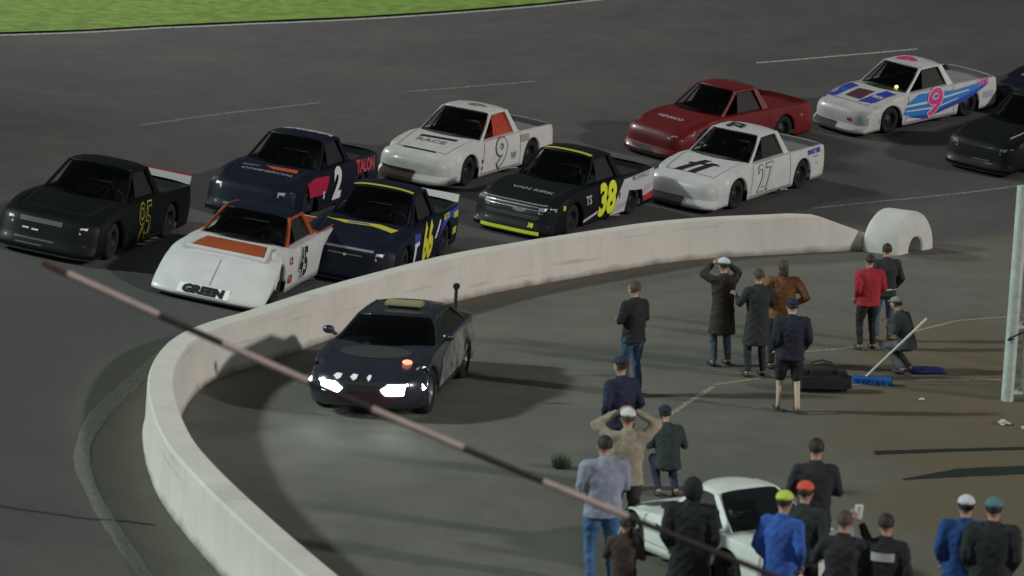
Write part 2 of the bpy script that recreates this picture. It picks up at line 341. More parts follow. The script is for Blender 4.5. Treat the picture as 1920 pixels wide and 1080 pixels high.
class Shell:
    def __init__(s, sty, arches=((1.42, .41), (-1.42, .41)), rock=.14, holes=()):
        p = STY[sty] if isinstance(sty, str) else sty
        s.p = p; s.arch = arches; s.rock = rock; s.xn = max(a for a, _ in p['zc']); s.xt = min(a for a, _ in p['zc']); s.holes = holes; s.zr = p.get('zr', .33)
    def zc(s, x): return lerp(s.p['zc'], x)
    def W(s, x): return lerp(s.p['W'], x)
    def Wt(s, x): return s.W(x)-.05
    def top(s, x, y): 
        u = abs(y)/s.Wt(x); hm = max(0, min(1, (x-.85)/.4))*max(0, min(1, (s.xn-x)/.35+.35))
        return s.zc(x)-CR*min(1.3, u)**4+.030*hm*math.exp(-((u-.84)/.085)**2)
    def side(s, x, z): return s.W(x)-.05*min(1.2, abs(z-.42)/.48)**2
    def face(s, y, z):
        return lerp(s.p['xf'], z)-s.p['nr']*(min(1, abs(y)/s.Wt(s.xn)))**5
    def zb(s, x):
        z = s.rock
        for xc, r in s.arch:
            if abs(x-xc) < r: z = max(z, s.zr+math.sqrt(r*r-(x-xc)**2))
        return z
    def build(s, name, m, parent):
        xs = set(np.round(np.linspace(s.xt, s.xn, 44), 3)); 
        for xc, r in s.arch:
            for a in np.linspace(0, math.pi, 15): xs.add(round(xc+r*math.cos(a), 3))
            xs.add(round(xc+r+.004, 3)); xs.add(round(xc-r-.004, 3))
        for h in s.holes: xs.update((h[0], h[1]))
        xs = sorted(x for x in xs if s.xt <= x <= s.xn)
        us = [0, .2, .4, .6, .68, .74, .79, .84, .89, .93, .97, 1.0]; us = [-u for u in us[:0:-1]]+us
        vs = []; fs = []
        def nose_shift(x): 
            t = max(0, min(1, (x-(s.xn-.5))/.5)); return s.p['nr']*t*t
        rows = []
        for x in xs:
            r = []
            for u in us:
                y = u*s.Wt(x); z = s.top(x, y); vs.append((x-nose_shift(x)*abs(u)**5, y, z)); r.append(len(vs)-1)
            rows.append(r)
        zf = sorted([a for a, _ in s.p['xf']], reverse=True)[1:]
        W0 = s.Wt(s.xn)
        faces_rows = []
        for z in zf:
            r = []; e = (.02+.05*(1-abs(z-.42)/.5)) if z < s.zc(s.xn) else 0
            for u in us:
                wz = s.side(s.xn, z)
                zz = z-CR*abs(u)**4*max(0, (z-.3)/.5)
                vs.append((lerp(s.p['xf'], z)-s.p['nr']*abs(u)**5, u*wz, zz)); r.append(len(vs)-1)
            faces_rows.append(r)
        allr = rows+faces_rows
        for i in range(len(allr)-1):
            for j in range(len(us)-1):
                if i < len(rows)-1:
                    xm = (xs[i]+xs[i+1])/2; um = abs(us[j]+us[j+1])/2
                    if any(h[0] < xm < h[1] and um < h[2] for h in s.holes): continue
                fs.append((allr[i][j], allr[i][j+1], allr[i+1][j+1], allr[i+1][j]))
        nz = len(zf)
        for sg, ci in ((-1, 0), (1, len(us)-1)):
            cols = []
            for k, x in enumerate(xs[:-1]):
                e = vs[rows[k][ci]]; zb = s.zb(x); col = [rows[k][ci]]
                for q in range(1, nz+1):
                    z = e[2]+(zb-e[2])*q/nz; vs.append((e[0], sg*s.side(x, z), z)); col.append(len(vs)-1)
                cols.append(col)
            cols.append([rows[-1][ci]]+[r[ci] for r in faces_rows])
            for a, b in zip(cols[:-1], cols[1:]):
                for q in range(nz): fs.append((a[q], a[q+1], b[q+1], b[q]))
            # arch lips
            for xc, r in s.arch:
                pr = None
                for a in np.linspace(.05, math.pi-.05, 15):
                    x = xc+r*math.cos(a); z = s.zr+r*math.sin(a)
                    y = s.side(x, z); vs.append((x, sg*(y+.001), z)); vs.append((x, sg*(y-.10), z+.004)); cur = len(vs)-2
                    if pr is not None: fs.append((pr, cur, cur+1, pr+1))
                    pr = cur
            if ci == 0: colL = cols[0]
            else: colR = cols[0]
        # tail
        n = len(us); prev = rows[0]
        for q in range(1, nz+1):
            cur = [colL[q]]; zl = vs[colL[q]][2]
            for u in us[1:-1]:
                vs.append((lerp(s.p['tail'], zl)-.03*(1-u*u), u*abs(vs[colL[q]][1]), zl)); cur.append(len(vs)-1)
            cur.append(colR[q])
            for j in range(n-1): fs.append((prev[j], prev[j+1], cur[j+1], cur[j]))
            prev = cur
        o = mesh(name, vs, fs, m, parent, True)
        md = o.modifiers.new('thick', 'SOLIDIFY'); md.thickness = .018; md.offset = -1
        return o
def densify(bm, step=.12):
    if not bm.verts: return
    for ax in (0, 1):
        lo = min(v.co[ax] for v in bm.verts); hi = max(v.co[ax] for v in bm.verts); nn = [0, 0, 0]; nn[ax] = 1; x = lo+step
        while x < hi:
            co = [0, 0, 0]; co[ax] = x
            bmesh.ops.bisect_plane(bm, geom=bm.verts[:]+bm.edges[:]+bm.faces[:], plane_co=co, plane_no=nn, dist=1e-5); x += step
def text_bm(s, size, bold=0, shear=0, sx=1, spacing=1, outline=0):
    cu = bpy.data.curves.new('t', 'FONT'); cu.body = s; cu.size = size; cu.offset = bold; cu.shear = shear; cu.align_x = 'CENTER'; cu.align_y = 'CENTER'; cu.space_character = spacing; cu.resolution_u = 3
    if outline: cu.fill_mode = 'NONE'; cu.bevel_depth = outline; cu.bevel_resolution = 0
    o = bpy.data.objects.new('t', cu); COL.objects.link(o); dg = bpy.context.evaluated_depsgraph_get(); me = bpy.data.meshes.new_from_object(o.evaluated_get(dg))
    bm = bmesh.new(); bm.from_mesh(me); bmesh.ops.scale(bm, vec=(sx, 1, .12), verts=bm.verts); bpy.data.objects.remove(o); bpy.data.curves.remove(cu); bpy.data.meshes.remove(me); return bm
def poly_bm(polys):
    bm = bmesh.new()
    for p in polys: bm.faces.new([bm.verts.new((a, b, 0)) for a, b in p])
    bmesh.ops.triangulate(bm, faces=bm.faces[:]); return bm
def decal(sh, name, m, parent, surf, bm, at=(0, 0), rot=0, lift=.007, step=.12):
    # bm flat in (u,v). surf: 'L' side (u to the rear), 'H' hood read from the front, 'T' read from the left side, 'F' nose face
    c, s_ = math.cos(rot), math.sin(rot)
    for v in bm.verts: x, y = v.co[0], v.co[1]; v.co[0] = x*c-y*s_; v.co[1] = x*s_+y*c
    densify(bm, step)
    for v in bm.verts:
        u, w_ = v.co[0], v.co[1]; lz = lift; lift = lz+v.co[2]
        if surf == 'L': x = at[0]-u; z = at[1]+w_; v.co = (x, sh.side(x, z)+lift, z)
        elif surf == 'RS': x = at[0]+u; z = at[1]+w_; v.co = (x, -sh.side(x, z)-lift, z)
        elif surf == 'H': x = at[0]-w_; y = at[1]+u; v.co = (x, y, sh.top(x, y)+lift)
        elif surf == 'T': x = at[0]-u; y = at[1]-w_; v.co = (x, y, sh.top(x, y)+lift)
        elif surf == 'F': y = at[0]+u; z = at[1]+w_; v.co = (sh.face(y, z)+lift*1.6, y, z)
        lift = lz
    return obj_bm(name, bm, m, parent)
def rect(u0, u1, v0, v1): return [(u0, v0), (u1, v0), (u1, v1), (u0, v1)]
_wheel = {}
def wheel(parent, x, y, r=.33, wd=.27, rimm=None, steer=0):
    key = (r, wd, id(rimm))
    if key not in _wheel:
        bm = bmesh.new(); h = wd/2
        lathe_y(bm, [(-h+.02, r*.6), (-h, r*.72), (-h+.005, r*.88), (-h+.04, r*.98), (-h*.4, r), (h*.4, r), (h-.04, r*.98), (h-.005, r*.88), (h, r*.72), (h-.02, r*.6)], 32)
        m1 = bpy.data.meshes.new('tyre'); bmesh.ops.recalc_face_normals(bm, faces=bm.faces); bm.to_mesh(m1); bm.free(); m1.materials.append(M_tyre); m1.shade_smooth()
        bm = bmesh.new(); lathe_y(bm, [(-h+.03, r*.6), (-h+.03, r*.57), (-h+.09, r*.54), (h-.12, r*.5), (h-.08, r*.32), (h-.06, r*.2), (h-.05, .001)], 24)
        lathe_y(bm, [(h-.12, r*.5), (h-.03, r*.57), (h-.03, r*.61)], 24)
        for k in range(5):
            a = k*2*math.pi/5; box(bm, r*.3*math.cos(a)-.015, r*.3*math.cos(a)+.015, h-.075, h-.045, r*.3*math.sin(a)-.015, r*.3*math.sin(a)+.015)
        m2 = bpy.data.meshes.new('rim'); bmesh.ops.recalc_face_normals(bm, faces=bm.faces); bm.to_mesh(m2); bm.free(); m2.materials.append(rimm or M_rim)
        _wheel[key] = (m1, m2)
    wn = bpy.data.objects.new('wheel', _wheel[key][0]); COL.objects.link(wn); wn.parent = parent
    wn.location = (x, y, r); wn.rotation_euler = (0, 0, (math.pi if y < 0 else 0)+steer)
    rm = bpy.data.objects.new('rim', _wheel[key][1]); COL.objects.link(rm); rm.parent = wn
def place(x, y, yaw, pitch=0, roll=0, dz=0):
    e = .8; gxx = float(gz(x+e, y)-gz(x-e, y))/(2*e); gyy = float(gz(x, y+e)-gz(x, y-e))/(2*e)
    n = Vector((-gxx, -gyy, 1)).normalized(); f = Vector((math.cos(R(yaw)), math.sin(R(yaw)), 0)); f = (f-n*f.dot(n)).normalized(); l = n.cross(f)
    m = Matrix(((f.x, l.x, n.x, x), (f.y, l.y, n.y, y), (f.z, l.z, n.z, float(gz(x, y))+dz), (0, 0, 0, 1)))
    return m @ Matrix.Rotation(R(pitch), 4, 'Y') @ Matrix.Rotation(R(roll), 4, 'X')
def ribbon_bar(bm, p0, p1, w0, w1, t, side):
    # pillar panel between p0 (bottom) and p1 (top), widths along x, thickness t inward
    p0 = Vector(p0); p1 = Vector(p1); v = []
    for p, ww in ((p0, w0), (p1, w1)):
        for dx in (-ww/2, ww/2):
            for dy in (0, -t*side): v.append(bm.verts.new((p.x+dx, p.y+dy, p.z)))
    for q in ((0, 1, 5, 4), (2, 6, 7, 3), (0, 4, 6, 2), (1, 3, 7, 5), (0, 2, 3, 1), (4, 5, 7, 6)): bm.faces.new([v[i] for i in q])
def cab(root, sh, g, m_pil, m_roof, m_rear, net=None, glassm=None, rear_glass=True, side_glass=None):
    # g: wb (centre,side,y) windshield base, rf roof front, rr roof rear, bb base rear, zr roof z
    def arc(xc, xs_, yw, z, zs, n=13):
        return [Vector((xc+(xs_-xc)*abs(u)**2.2, u*yw, z+(zs-z)*abs(u)**3)) for u in np.linspace(-1, 1, n)]
    zbase = sh.top(g['wb'][0], 0)
    A = arc(g['wb'][0], g['wb'][1], g['wb'][2], zbase+.004, sh.top(g['wb'][1], g['wb'][2])+.004); B = arc(g['rf'][0], g['rf'][1], g['rf'][2], g['zr'], g['zr']-.05)
    C_ = arc(g['rr'][0], g['rr'][1], g['rr'][2], g['zr'], g['zr']-.05); D = arc(g['bb'][0], g['bb'][1], g['bb'][2], sh.top(g['bb'][0], 0)+.004, sh.top(g['bb'][1], g['bb'][2])+.004)
    def sheet(name, P, Q, m, k=6, bulge=0, th=0, inset=0):
        vs = []; n = len(P)
        for i in range(k+1):
            t = i/k
            for a, b in zip(P, Q):
                p = a.lerp(b, t); p = p+Vector((0, 0, bulge*math.sin(t*math.pi)*(1-.5*(p.y/.8)**2))); vs.append(p)
        fs = [(i*n+j, i*n+j+1, (i+1)*n+j+1, (i+1)*n+j) for i in range(k) for j in range(n-1)]
        o = mesh(name, vs, fs, m, root, True)
        if th: md = o.modifiers.new('thick', 'SOLIDIFY'); md.thickness = th; md.offset = -1
        return o
    sheet('windshield', A, B, glassm or M_glass, bulge=.03)
    sheet('roof', B, C_, m_roof, bulge=.02, th=.03)
    if rear_glass is not None:
        rw = sheet('rear_window', C_, D, M_dglass if rear_glass else m_rear, bulge=.01)
    for s in (-1, 1):
        j = 0 if s < 0 else -1
        bm = bmesh.new(); a, b = A[j], B[j]
        ribbon_bar(bm, (a.x, a.y+.006*s, a.z-.02), (b.x, b.y+.006*s, b.z+.01), .10, .07, .05, s); obj_bm('windshield_pillar', bm, m_pil, root)
        bm = bmesh.new(); c, d = C_[j], D[j]; wp = g.get('bp', .17)
        ribbon_bar(bm, (d.x+wp*.35, d.y+.006*s, d.z-.02), (c.x+wp*.35, c.y+.006*s, c.z+.01), wp*1.25, wp*.8, .05, s); obj_bm('rear_pillar', bm, m_pil, root)
        # roof rail
        bm = bmesh.new(); tube(bm, [b+Vector((0, 0, -.012)), (b+c)/2+Vector((0, 0, .0)), c+Vector((0, 0, -.012))], .024, 8); obj_bm('roof_rail', bm, m_pil, root)
        q0 = Vector((a.x-.02, a.y, a.z+.0)); q1 = Vector((d.x+wp*.8, d.y, d.z)); q2 = Vector((c.x+wp*.6, c.y-.004*s, c.z-.01)); q3 = Vector((b.x-.02, b.y-.004*s, b.z-.01))
        if side_glass:
            mesh('side_window', [q0-Vector((0, s*.02, 0)), q1-Vector((0, s*.02, 0)), q2-Vector((0, s*.02, 0)), q3-Vector((0, s*.02, 0))], [(0, 1, 2, 3)], side_glass, root)
        elif net is not None:
            f = .04 if s > 0 else .0
            e0 = q0.lerp(q1, .40); e3 = q3.lerp(q2, .12); off = Vector((0, s*.045, 0))
            bm = bmesh.new(); 
            P_ = [e0-off, q1-off, q2-off, e3-off]
            N = 7
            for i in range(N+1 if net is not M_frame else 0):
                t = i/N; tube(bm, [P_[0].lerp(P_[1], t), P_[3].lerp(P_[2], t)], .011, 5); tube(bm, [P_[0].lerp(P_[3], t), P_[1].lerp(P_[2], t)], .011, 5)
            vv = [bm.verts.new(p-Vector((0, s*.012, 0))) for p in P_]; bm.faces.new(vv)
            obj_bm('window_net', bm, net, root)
    # interior
    bm = bmesh.new(); x0, x1 = g['bb'][0]+.12, g['wb'][0]-.22; yw = g['wb'][2]-.06
    box(bm, x0, x1, -yw, yw, .25, .28); box(bm, x1-.02, x1+.02, -yw, yw, .28, .86); box(bm, x0-.03, x0, -yw, yw, .28, .92); box(bm, x0, x1, -yw-.02, -yw, .28, .86); box(bm, x0, x1, yw, yw+.02, .28, .86)
    box(bm, x1-.35, x1+.18, -yw+.04, yw-.04, .80, .87)
    obj_bm('cockpit', bm, M_frame, root)
    seatm = g.get('seat', M_cage)
    bm = bmesh.new(); xs0 = x0+.28
    box(bm, xs0, xs0+.5, .12, .58, .42, .52, .03); box(bm, xs0-.12, xs0, .10, .60, .45, 1.12, .03); box(bm, xs0-.08, xs0+.16, .10, .16, .9, 1.15, .02); box(bm, xs0-.08, xs0+.16, .54, .60, .9, 1.15, .02)
    obj_bm('seat', bm, seatm, root)
    bm = bmesh.new(); lathe_y(bm, [(-.012, .17), (0, .182), (.012, .17), (0, .158), (-.012, .17)], 20); bmesh.ops.rotate(bm, verts=bm.verts, cent=(0, 0, 0), matrix=Matrix.Rotation(R(90), 3, 'Z') @ Matrix.Rotation(R(20), 3, 'X')); bmesh.ops.translate(bm, verts=bm.verts, vec=(xs0+.62, .35, .88)); obj_bm('steering_wheel', bm, M_frame, root)
    bm = bmesh.new(); zt = g['zr']-.07; yt = g['rf'][2]-.05; xb = g['rr'][0]+.1; xa = g['rf'][1]-.05
    for s in (-1, 1):
        tube(bm, [(x1-.05, s*(yw-.05), .75), (xa, s*yt, zt-.02), (xb, s*yt, zt), (xb-.02, s*(yw-.05), .3)], .022, 6)
        tube(bm, [(x0+.1, s*(yw-.03), .62), (x1-.1, s*(yw-.03), .62)], .022, 6); tube(bm, [(x0+.1, s*(yw-.03), .75), (x1-.1, s*(yw-.03), .72)], .022, 6)
    tube(bm, [(xb, -yt, zt), (xb, yt, zt)], .022, 6); tube(bm, [(xa, -yt, zt-.02), (xa, yt, zt-.02)], .022, 6); tube(bm, [(xb, yt, zt), (xb-.01, -yw+.1, .5)], .022, 6)
    obj_bm('roll_cage', bm, g.get('cagem', M_cage), root)
G0 = dict(wb=(1.02, .74, .80), rf=(.28, .10, .62), rr=(-.66, -.63, .62), bb=(-.90, -.86, .82), zr=1.455)
def truck(name, label, pose, sty, body, roof=None, pil=None, bed=None, net=M_frame, decals=None, seat=None, spoiler=None, bedin=None, rear=None, gcfg=None, cat='race truck', group='race trucks rounding the turn', rim=None, steer=4, seams=True, cap_m=None):
    root = empty(name, mw=pose); tag(root, label, cat, group)
    g = dict(G0); 
    if gcfg: g.update(gcfg)
    if seat: g['seat'] = seat
    sh = Shell(sty, holes=((-2.38, -.98, .925), (-.84, .70, .83)))
    sh.build('body', body, root)
    cab(root, sh, g, pil or body, roof or body, rear or body, net, rear_glass=True)
    for x in (1.42, -1.42):
        for s in (-1, 1): wheel(root, x, s*.78, .335, .28, rim, steer=R(steer) if x > 0 else 0)
    # chassis and wheel wells
    bm = bmesh.new(); box(bm, -2.35, 1.9, -.58, .58, .17, .24); box(bm, -1.9, -1.0, -.60, .60, .24, .72); box(bm, .95, 1.72, -.60, .60, .24, .58 if sty == 'wedge' else .66)
    obj_bm('chassis', bm, M_frame, root)
    # bed
    bm = bmesh.new(); Wb = sh.Wt(-1.7)*.925; zt = .955
    for (xa, xb, ya, yb) in ((-2.385, -2.36, -Wb, Wb), (-1.0, -.975, -Wb, Wb), (-2.36, -1.0, -Wb-.01, -Wb+.01), (-2.36, -1.0, Wb-.01, Wb+.01)): box(bm, xa, xb, ya, yb, .72, .905)
    obj_bm('bed_wall', bm, bedin or M_frame, root)
    vs = []; n = 8
    for i in range(n+1):
        for j in range(n+1):
            x = -2.36+i*1.36/n; y = -Wb+j*2*Wb/n; vs.append((x, y, .80+.012*math.sin(x*5)*math.cos(y*4)))
    mesh('bed_cover', vs, [(i*(n+1)+j, i*(n+1)+j+1, (i+1)*(n+1)+j+1, (i+1)*(n+1)+j) for i in range(n) for j in range(n)], bed or M_frame, root, True)
    # splitter
    bm = bmesh.new(); zs = min(a for a, _ in sh.p['xf']); 
    W0 = sh.side(sh.xn, zs); P = [(sh.face(u*W0, zs)+.03, u*W0) for u in np.linspace(-1, 1, 17)]
    top = [bm.verts.new((x, y, zs+.012)) for x, y in P]+[bm.verts.new((1.9, W0, zs+.012)), bm.verts.new((1.9, -W0, zs+.012))]
    f = bm.faces.new(top); r = bmesh.ops.extrude_face_region(bm, geom=[f]); bmesh.ops.translate(bm, vec=(0, 0, -.025), verts=[v for v in r['geom'] if isinstance(v, bmesh.types.BMVert)])
    obj_bm('splitter', bm, M_frame, root)
    if seams:
        segs = []
        def ln(a, b, t=.006):
            a = np.array(a, float); b = np.array(b, float); d = b-a; d /= np.hypot(*d); nn = np.array([-d[1], d[0]])*t; return [tuple(a-nn), tuple(b-nn), tuple(b+nn), tuple(a+nn)]
        xh = sh.xn-.12
        decal(sh, 'hood_seam', M_gap, root, 'H', poly_bm([ln((-.66, 0), (-.60, .0), .0), ] if 0 else [ln((-.72, -1.0), (-.62, -xh)), ln((.72, -1.0), (.62, -xh)), ln((-.62, -xh), (.62, -xh))]), (0, 0), lift=.005)
        decal(sh, 'door_seam', M_gap, root, 'L', poly_bm([ln((.86, .2), (.84, .9)), ln((-.9, .2), (-.78, .88)), ln((-.86, .2), (.86, .2))]), (0, 0), lift=.005)
    if spoiler:
        if cap_m:
            bm = bmesh.new(); box(bm, -2.545, -2.515, -.80, .84, 1.035, 1.12); bmesh.ops.rotate(bm, verts=bm.verts, cent=(-2.48, 0, .9), matrix=Matrix.Rotation(R(-18), 3, 'Y')); bmesh.ops.translate(bm, verts=bm.verts, vec=(.03, 0, 0)); obj_bm('spoiler_edge', bm, cap_m, root)
        bm = bmesh.new()
        box(bm, -2.50, -2.47, -.80, .84, .90, 1.06); bmesh.ops.rotate(bm, verts=bm.verts, cent=(-2.48, 0, .9), matrix=Matrix.Rotation(R(-18), 3, 'Y'))
        o = obj_bm('spoiler', bm, spoiler, root)
    bm = bmesh.new(); tube(bm, [(-.35, .80, .13), (-.7, .97, .12)], .035, 8); obj_bm('exhaust_pipe', bm, M_rim, root)
    if decals: decals(sh, root, g)
    return root, sh
def roof_decal(root, name, m, bm, at, g, rot=0):
    c, s_ = math.cos(rot), math.sin(rot); densify(bm)
    for v in bm.verts:
        x, y = v.co[0]*c-v.co[1]*s_, v.co[0]*s_+v.co[1]*c; X = at[0]-y; Y = at[1]+x; t = (X-g['rr'][0])/(g['rf'][0]-g['rr'][0])
        v.co = (X, Y, g['zr']+.02*math.sin(max(0, min(1, t))*math.pi)-.05*abs(Y/.6)**3+.012)
    return obj_bm(name, bm, m, root)
def number(sh, root, txt, at, size, fill, edge, shear=0, sx=1, fat=.03, efat=.075, surf='L', spacing=1.0):
    decal(sh, 'number_outline', edge, root, surf, text_bm(txt, size, fat*size, shear, sx, spacing, outline=max(.020, (efat-fat)*size*.62)), at, lift=.014)
    decal(sh, 'number', fill, root, surf, text_bm(txt, size, fat*size, shear, sx, spacing), at, lift=.016)
def lettering(sh, root, txt, at, size, m, surf='L', shear=0, sx=1, bold=.02, rot=0, name='lettering', lift=.008):
    return decal(sh, name, m, root, surf, text_bm(txt, size, bold*size, shear, sx), at, rot, lift=lift)
def patch(sh, root, name, m, surf, polys, at=(0, 0), lift=.006, step=.12):
    for p in polys: o = decal(sh, name, m, root, surf, poly_bm([p]), at, lift=lift, step=step)
    return o
def headlamps(sh, root, m, z=.60, y0=.42, y1=.80, h=.06, both=True):
    for s in ((1, -1) if both else (1,)):
        patch(sh, root, 'headlight', m, 'F', [[(s*y0, z-h), (s*y1, z-h*.7), (s*y1, z+h*.9), (s*y0, z+h*.6)]], lift=.006)
def intake(sh, root, z0=.15, z1=.31, y0=-.78, y1=.18, m=None):
    patch(sh, root, 'grille_opening', m or M_frame, 'F', [rect(y0, y1, z0, z1)], lift=.020, step=.05)

M_orange = paint('orange_paint', (.34, .075, .022)); M_red = paint('red_paint', (.16, .006, .010)); M_navy = paint('navy_paint', (.006, .009, .020), .5, .12); M_bk95 = paint('gloss_black', (.004, .005, .006), .5, .12)
for q_ in (M_black, M_navy, M_bk95): q_.node_tree.nodes['Principled BSDF'].inputs['Specular IOR Level'].default_value = .22; q_.node_tree.nodes['Principled BSDF'].inputs['Coat Weight'].default_value = .04
M_offw = paint('cream_white', (.62, .62, .60)); M_net_or = mat('net_orange', (.50, .07, .03), .8); M_bedgrey = mat('bed_grey', (.17, .17, .175), .6, noise=.12, nscale=3); M_seatred = mat('seat_red', (.30, .02, .03), .6)
M_lens = mat('lens_print', (.75, .76, .78), .15, .2, 1)

# --- plain white truck with outlined 27
def d83(sh, root, g):
    number(sh, root, '27', (.28, .52), .86, M_white, K_grey, .08, .78, .0, .04)
    lettering(sh, root, 'SMARTTIRE', (-1.93, .80), .15, K_blue, sx=.80, bold=.05)
    lettering(sh, root, 'RACING', (-2.02, .68), .06, K_grey); patch(sh, root, 'sticker', K_gold, 'L', [rect(2.02, 2.12, .48, .56)])
    intake(sh, root)
    patch(sh, root, 'hood_stripe', K_black, 'H', [[(-.42, -1.95), (-.22, -1.95), (.12, -1.25), (-.06, -1.25)], [(-.08, -1.95), (.12, -1.95), (.34, -1.35), (.16, -1.35)], [(-.30, -1.58), (.42, -1.44), (.40, -1.38), (-.30, -1.50)]])
    roof_decal(root, 'roof_number', K_black, text_bm('27', .5, .03), (-.2, -.15), g, R(100))
    patch(sh, root, 'tow_slot', K_black, 'L', [rect(.35, .50, .14, .17)])
truck('race_truck', 'white race truck with faint outlined number 27 and blue lettering on its bed side', place(4.92, 59.72, 235.0, 0, 0), 'round', M_white, bed=M_bedgrey, decals=d83, bedin=M_bedgrey)
# --- white truck with 9 and orange net
def d9w(sh, root, g):
    number(sh, root, '9', (.05, .54), .88, M_white, K_grey, .08, 1.15, .03, .085)
    lettering(sh, root, 'W', (-.55, .42), .22, K_grey, bold=.05); patch(sh, root, 'sticker', ink('tan', (.30, .30, .25)), 'L', [rect(.85, 1.25, .68, .85)])
    patch(sh, root, 'hood_slot', K_black, 'H', [[(-.45, -2.02), (.38, -2.02), (.38, -1.96), (-.45, -1.96)], [(-.45, -1.35), (.45, -1.28), (.45, -1.16), (-.45, -1.22)]])
    lettering(sh, root, 'RACE', (1.5, -.05), .22, K_grey, 'H', sx=1.4, bold=.03)
    patch(sh, root, 'contingency_sticker', K_black, 'L', [rect(-.92, -.86, .45, .53), rect(-.92, -.86, .30, .37)])
    intake(sh, root, .15, .36, -.80, .12, mat('intake_brown', (.03, .012, .010), .8))
    roof_decal(root, 'roof_number', K_grey, text_bm('9', .55, .03), (-.25, .1), g, R(100))
    patch(sh, root, 'headlight', M_lens, 'F', [rect(.60, .74, .56, .62)])
truck('race_truck', 'white race truck with outlined number 9 and an orange window net', place(-1.18, 59.75, 241.5, 0, 0), 'round', M_offw, bed=M_bedgrey, net=M_net_or, decals=d9w, seat=M_seatred, bedin=M_bedgrey)
# --- white and blue truck with magenta 9
def d9p(sh, root, g):
    patch(sh, root, 'side_swoosh', K_sky, 'L', [[(-1.0, .42), (-.2, .22), (1.3, .50), (2.1, .78), (2.1, .86), (.9, .78), (-.4, .86), (-.85, .68)]])
    patch(sh, root, 'swoosh_line', K_white, 'L', [[(-.95, .60), (-.1, .58), (1.4, .70), (1.4, .73), (-.1, .64), (-.9, .64)], [(-.9, .48), (.2, .42), (1.0, .55), (1.0, .57), (.2, .46), (-.9, .51)]], lift=.009)
    patch(sh, root, 'swoosh_shade', K_blue, 'L', [[(-.9, .36), (-.2, .20), (1.3, .46), (2.1, .74), (2.1, .79), (1.0, .52), (-.1, .30)]], lift=.0075)
    number(sh, root, '9', (-.05, .54), .95, K_mag, K_white, .25, 1.2, .03, .07)
    lettering(sh, root, 'LATE', (-1.95, .82), .17, K_mag, sx=1.1, bold=.06)
    patch(sh, root, 'hood_swoosh', K_blue, 'H', [[(-.80, -1.95), (-.5, -1.9), (-.45, -1.15), (-.75, -1.1)], [(.25, -1.9), (.72, -1.8), (.78, -1.1), (.40, -1.05)]])
    patch(sh, root, 'hood_badge', ink('maroon', (.10, .03, .05)), 'H', [[(-.3, -1.8), (.22, -1.8), (.2, -1.25), (-.3, -1.3)]], lift=.009)
    lettering(sh, root, 'RICK', (1.5, .54), .16, K_white, 'H', bold=.05, lift=.010); lettering(sh, root, 'MC', (1.55, -.62), .16, K_sky, 'H', bold=.05, lift=.010)
    roof_decal(root, 'roof_number', K_mag, text_bm('9', .72, .06, .1), (-.22, -.12), g, R(100))
    intake(sh, root, .18, .30, -.80, .05); patch(sh, root, 'lamp_sticker', K_red, 'F', [rect(.35, .5, .38, .46)]); patch(sh, root, 'headlight', M_lens, 'F', [rect(.62, .74, .58, .64)])
    patch(sh, root, 'rear_sticker', K_lil, 'L', [rect(1.95, 2.35, .40, .58)])
    bm = bmesh.new(); ellipsoid(bm, (.62, .32, .96), (.05, .05, .04)); obj_bm('dash_lamp', bm, mat('amber_glow', (.9, .7, .3), .4, emit=(1, .8, .35), estr=2.2), root)
truck('race_truck', 'white race truck with magenta number 9 over blue side swooshes', place(9.74, 67.45, 219.5, 0, 0), 'round', M_white, bed=paint('bed_lilac', (.30, .28, .32)), decals=d9p, bedin=M_bedgrey)
# --- white wedge nosed truck, orange cab
def d45(sh, root, g):
    patch(sh, root, 'hood_recess', M_orange, 'H', [[(-.66, -1.62), (.66, -1.62), (.55, -1.05), (-.55, -1.05)]], lift=.012)
    bm = bmesh.new()
    for s in (-1, 1): 
        v = [(1.05, s*.56, 0), (1.62, s*.68, 0), (1.62, s*.74, 0), (1.05, s*.62, 0)]
        a = [bm.verts.new((x, y, sh.top(x, y)+.004)) for x, y, _ in v]; b_ = [bm.verts.new((x, y, sh.top(x, y)+.05)) for x, y, _ in v]
        bm.faces.new(b_); 
        for i in range(4): bm.faces.new([a[i], a[(i+1) % 4], b_[(i+1) % 4], b_[i]])
    v = [(1.62, -.72), (1.70, -.72), (1.70, .72), (1.62, .72)]; a = [bm.verts.new((x, y, sh.top(x, y)+.004)) for x, y in v]; b_ = [bm.verts.new((x, y, sh.top(x, y)+.045)) for x, y in v]; bm.faces.new(b_)
    for i in range(4): bm.faces.new([a[i], a[(i+1) % 4], b_[(i+1) % 4], b_[i]])
    obj_bm('hood_lip', bm, M_white, root)
    patch(sh, root, 'nose_plate', ink('plate_white', (.80, .84, .82)), 'F', [rect(-.52, .40, .155, .30)], lift=.008)
    lettering(sh, root, 'GREEN', (-.06, .227), .15, K_black, 'F', sx=1.55, bold=.09, name='plate_lettering', lift=.012)
    number(sh, root, '45', (.05, .52), .70, K_black, K_white, .05, .72, .05, .1)
    K_rust = ink('rust', (.28, .06, .03))
    lettering(sh, root, 'C2', (.80, .68), .17, K_rust, bold=.05); lettering(sh, root, 'GB', (.82, .36), .20, K_rust, bold=.06)
    lettering(sh, root, 'FTS', (-2.02, .72), .20, K_grey, bold=.04, rot=R(10)); patch(sh, root, 'sticker', ink('teal', (.05, .12, .12)), 'L', [rect(1.92, 2.1, .34, .50)])
    patch(sh, root, 'nose_seam', K_grey, 'F', [rect(-.006, .006, .32, .70)])
truck('race_truck', 'white wedge nosed race truck with orange cab and hood panel, GREEN on its nose plate', place(-4.68, 46.75, 258.0), 'wedge', M_white, roof=M_navy, pil=M_orange, bed=M_orange, bedin=M_orange, decals=d45, net=M_frame, seams=False, gcfg=dict(zr=1.33, wb=(.92, .66, .80)))
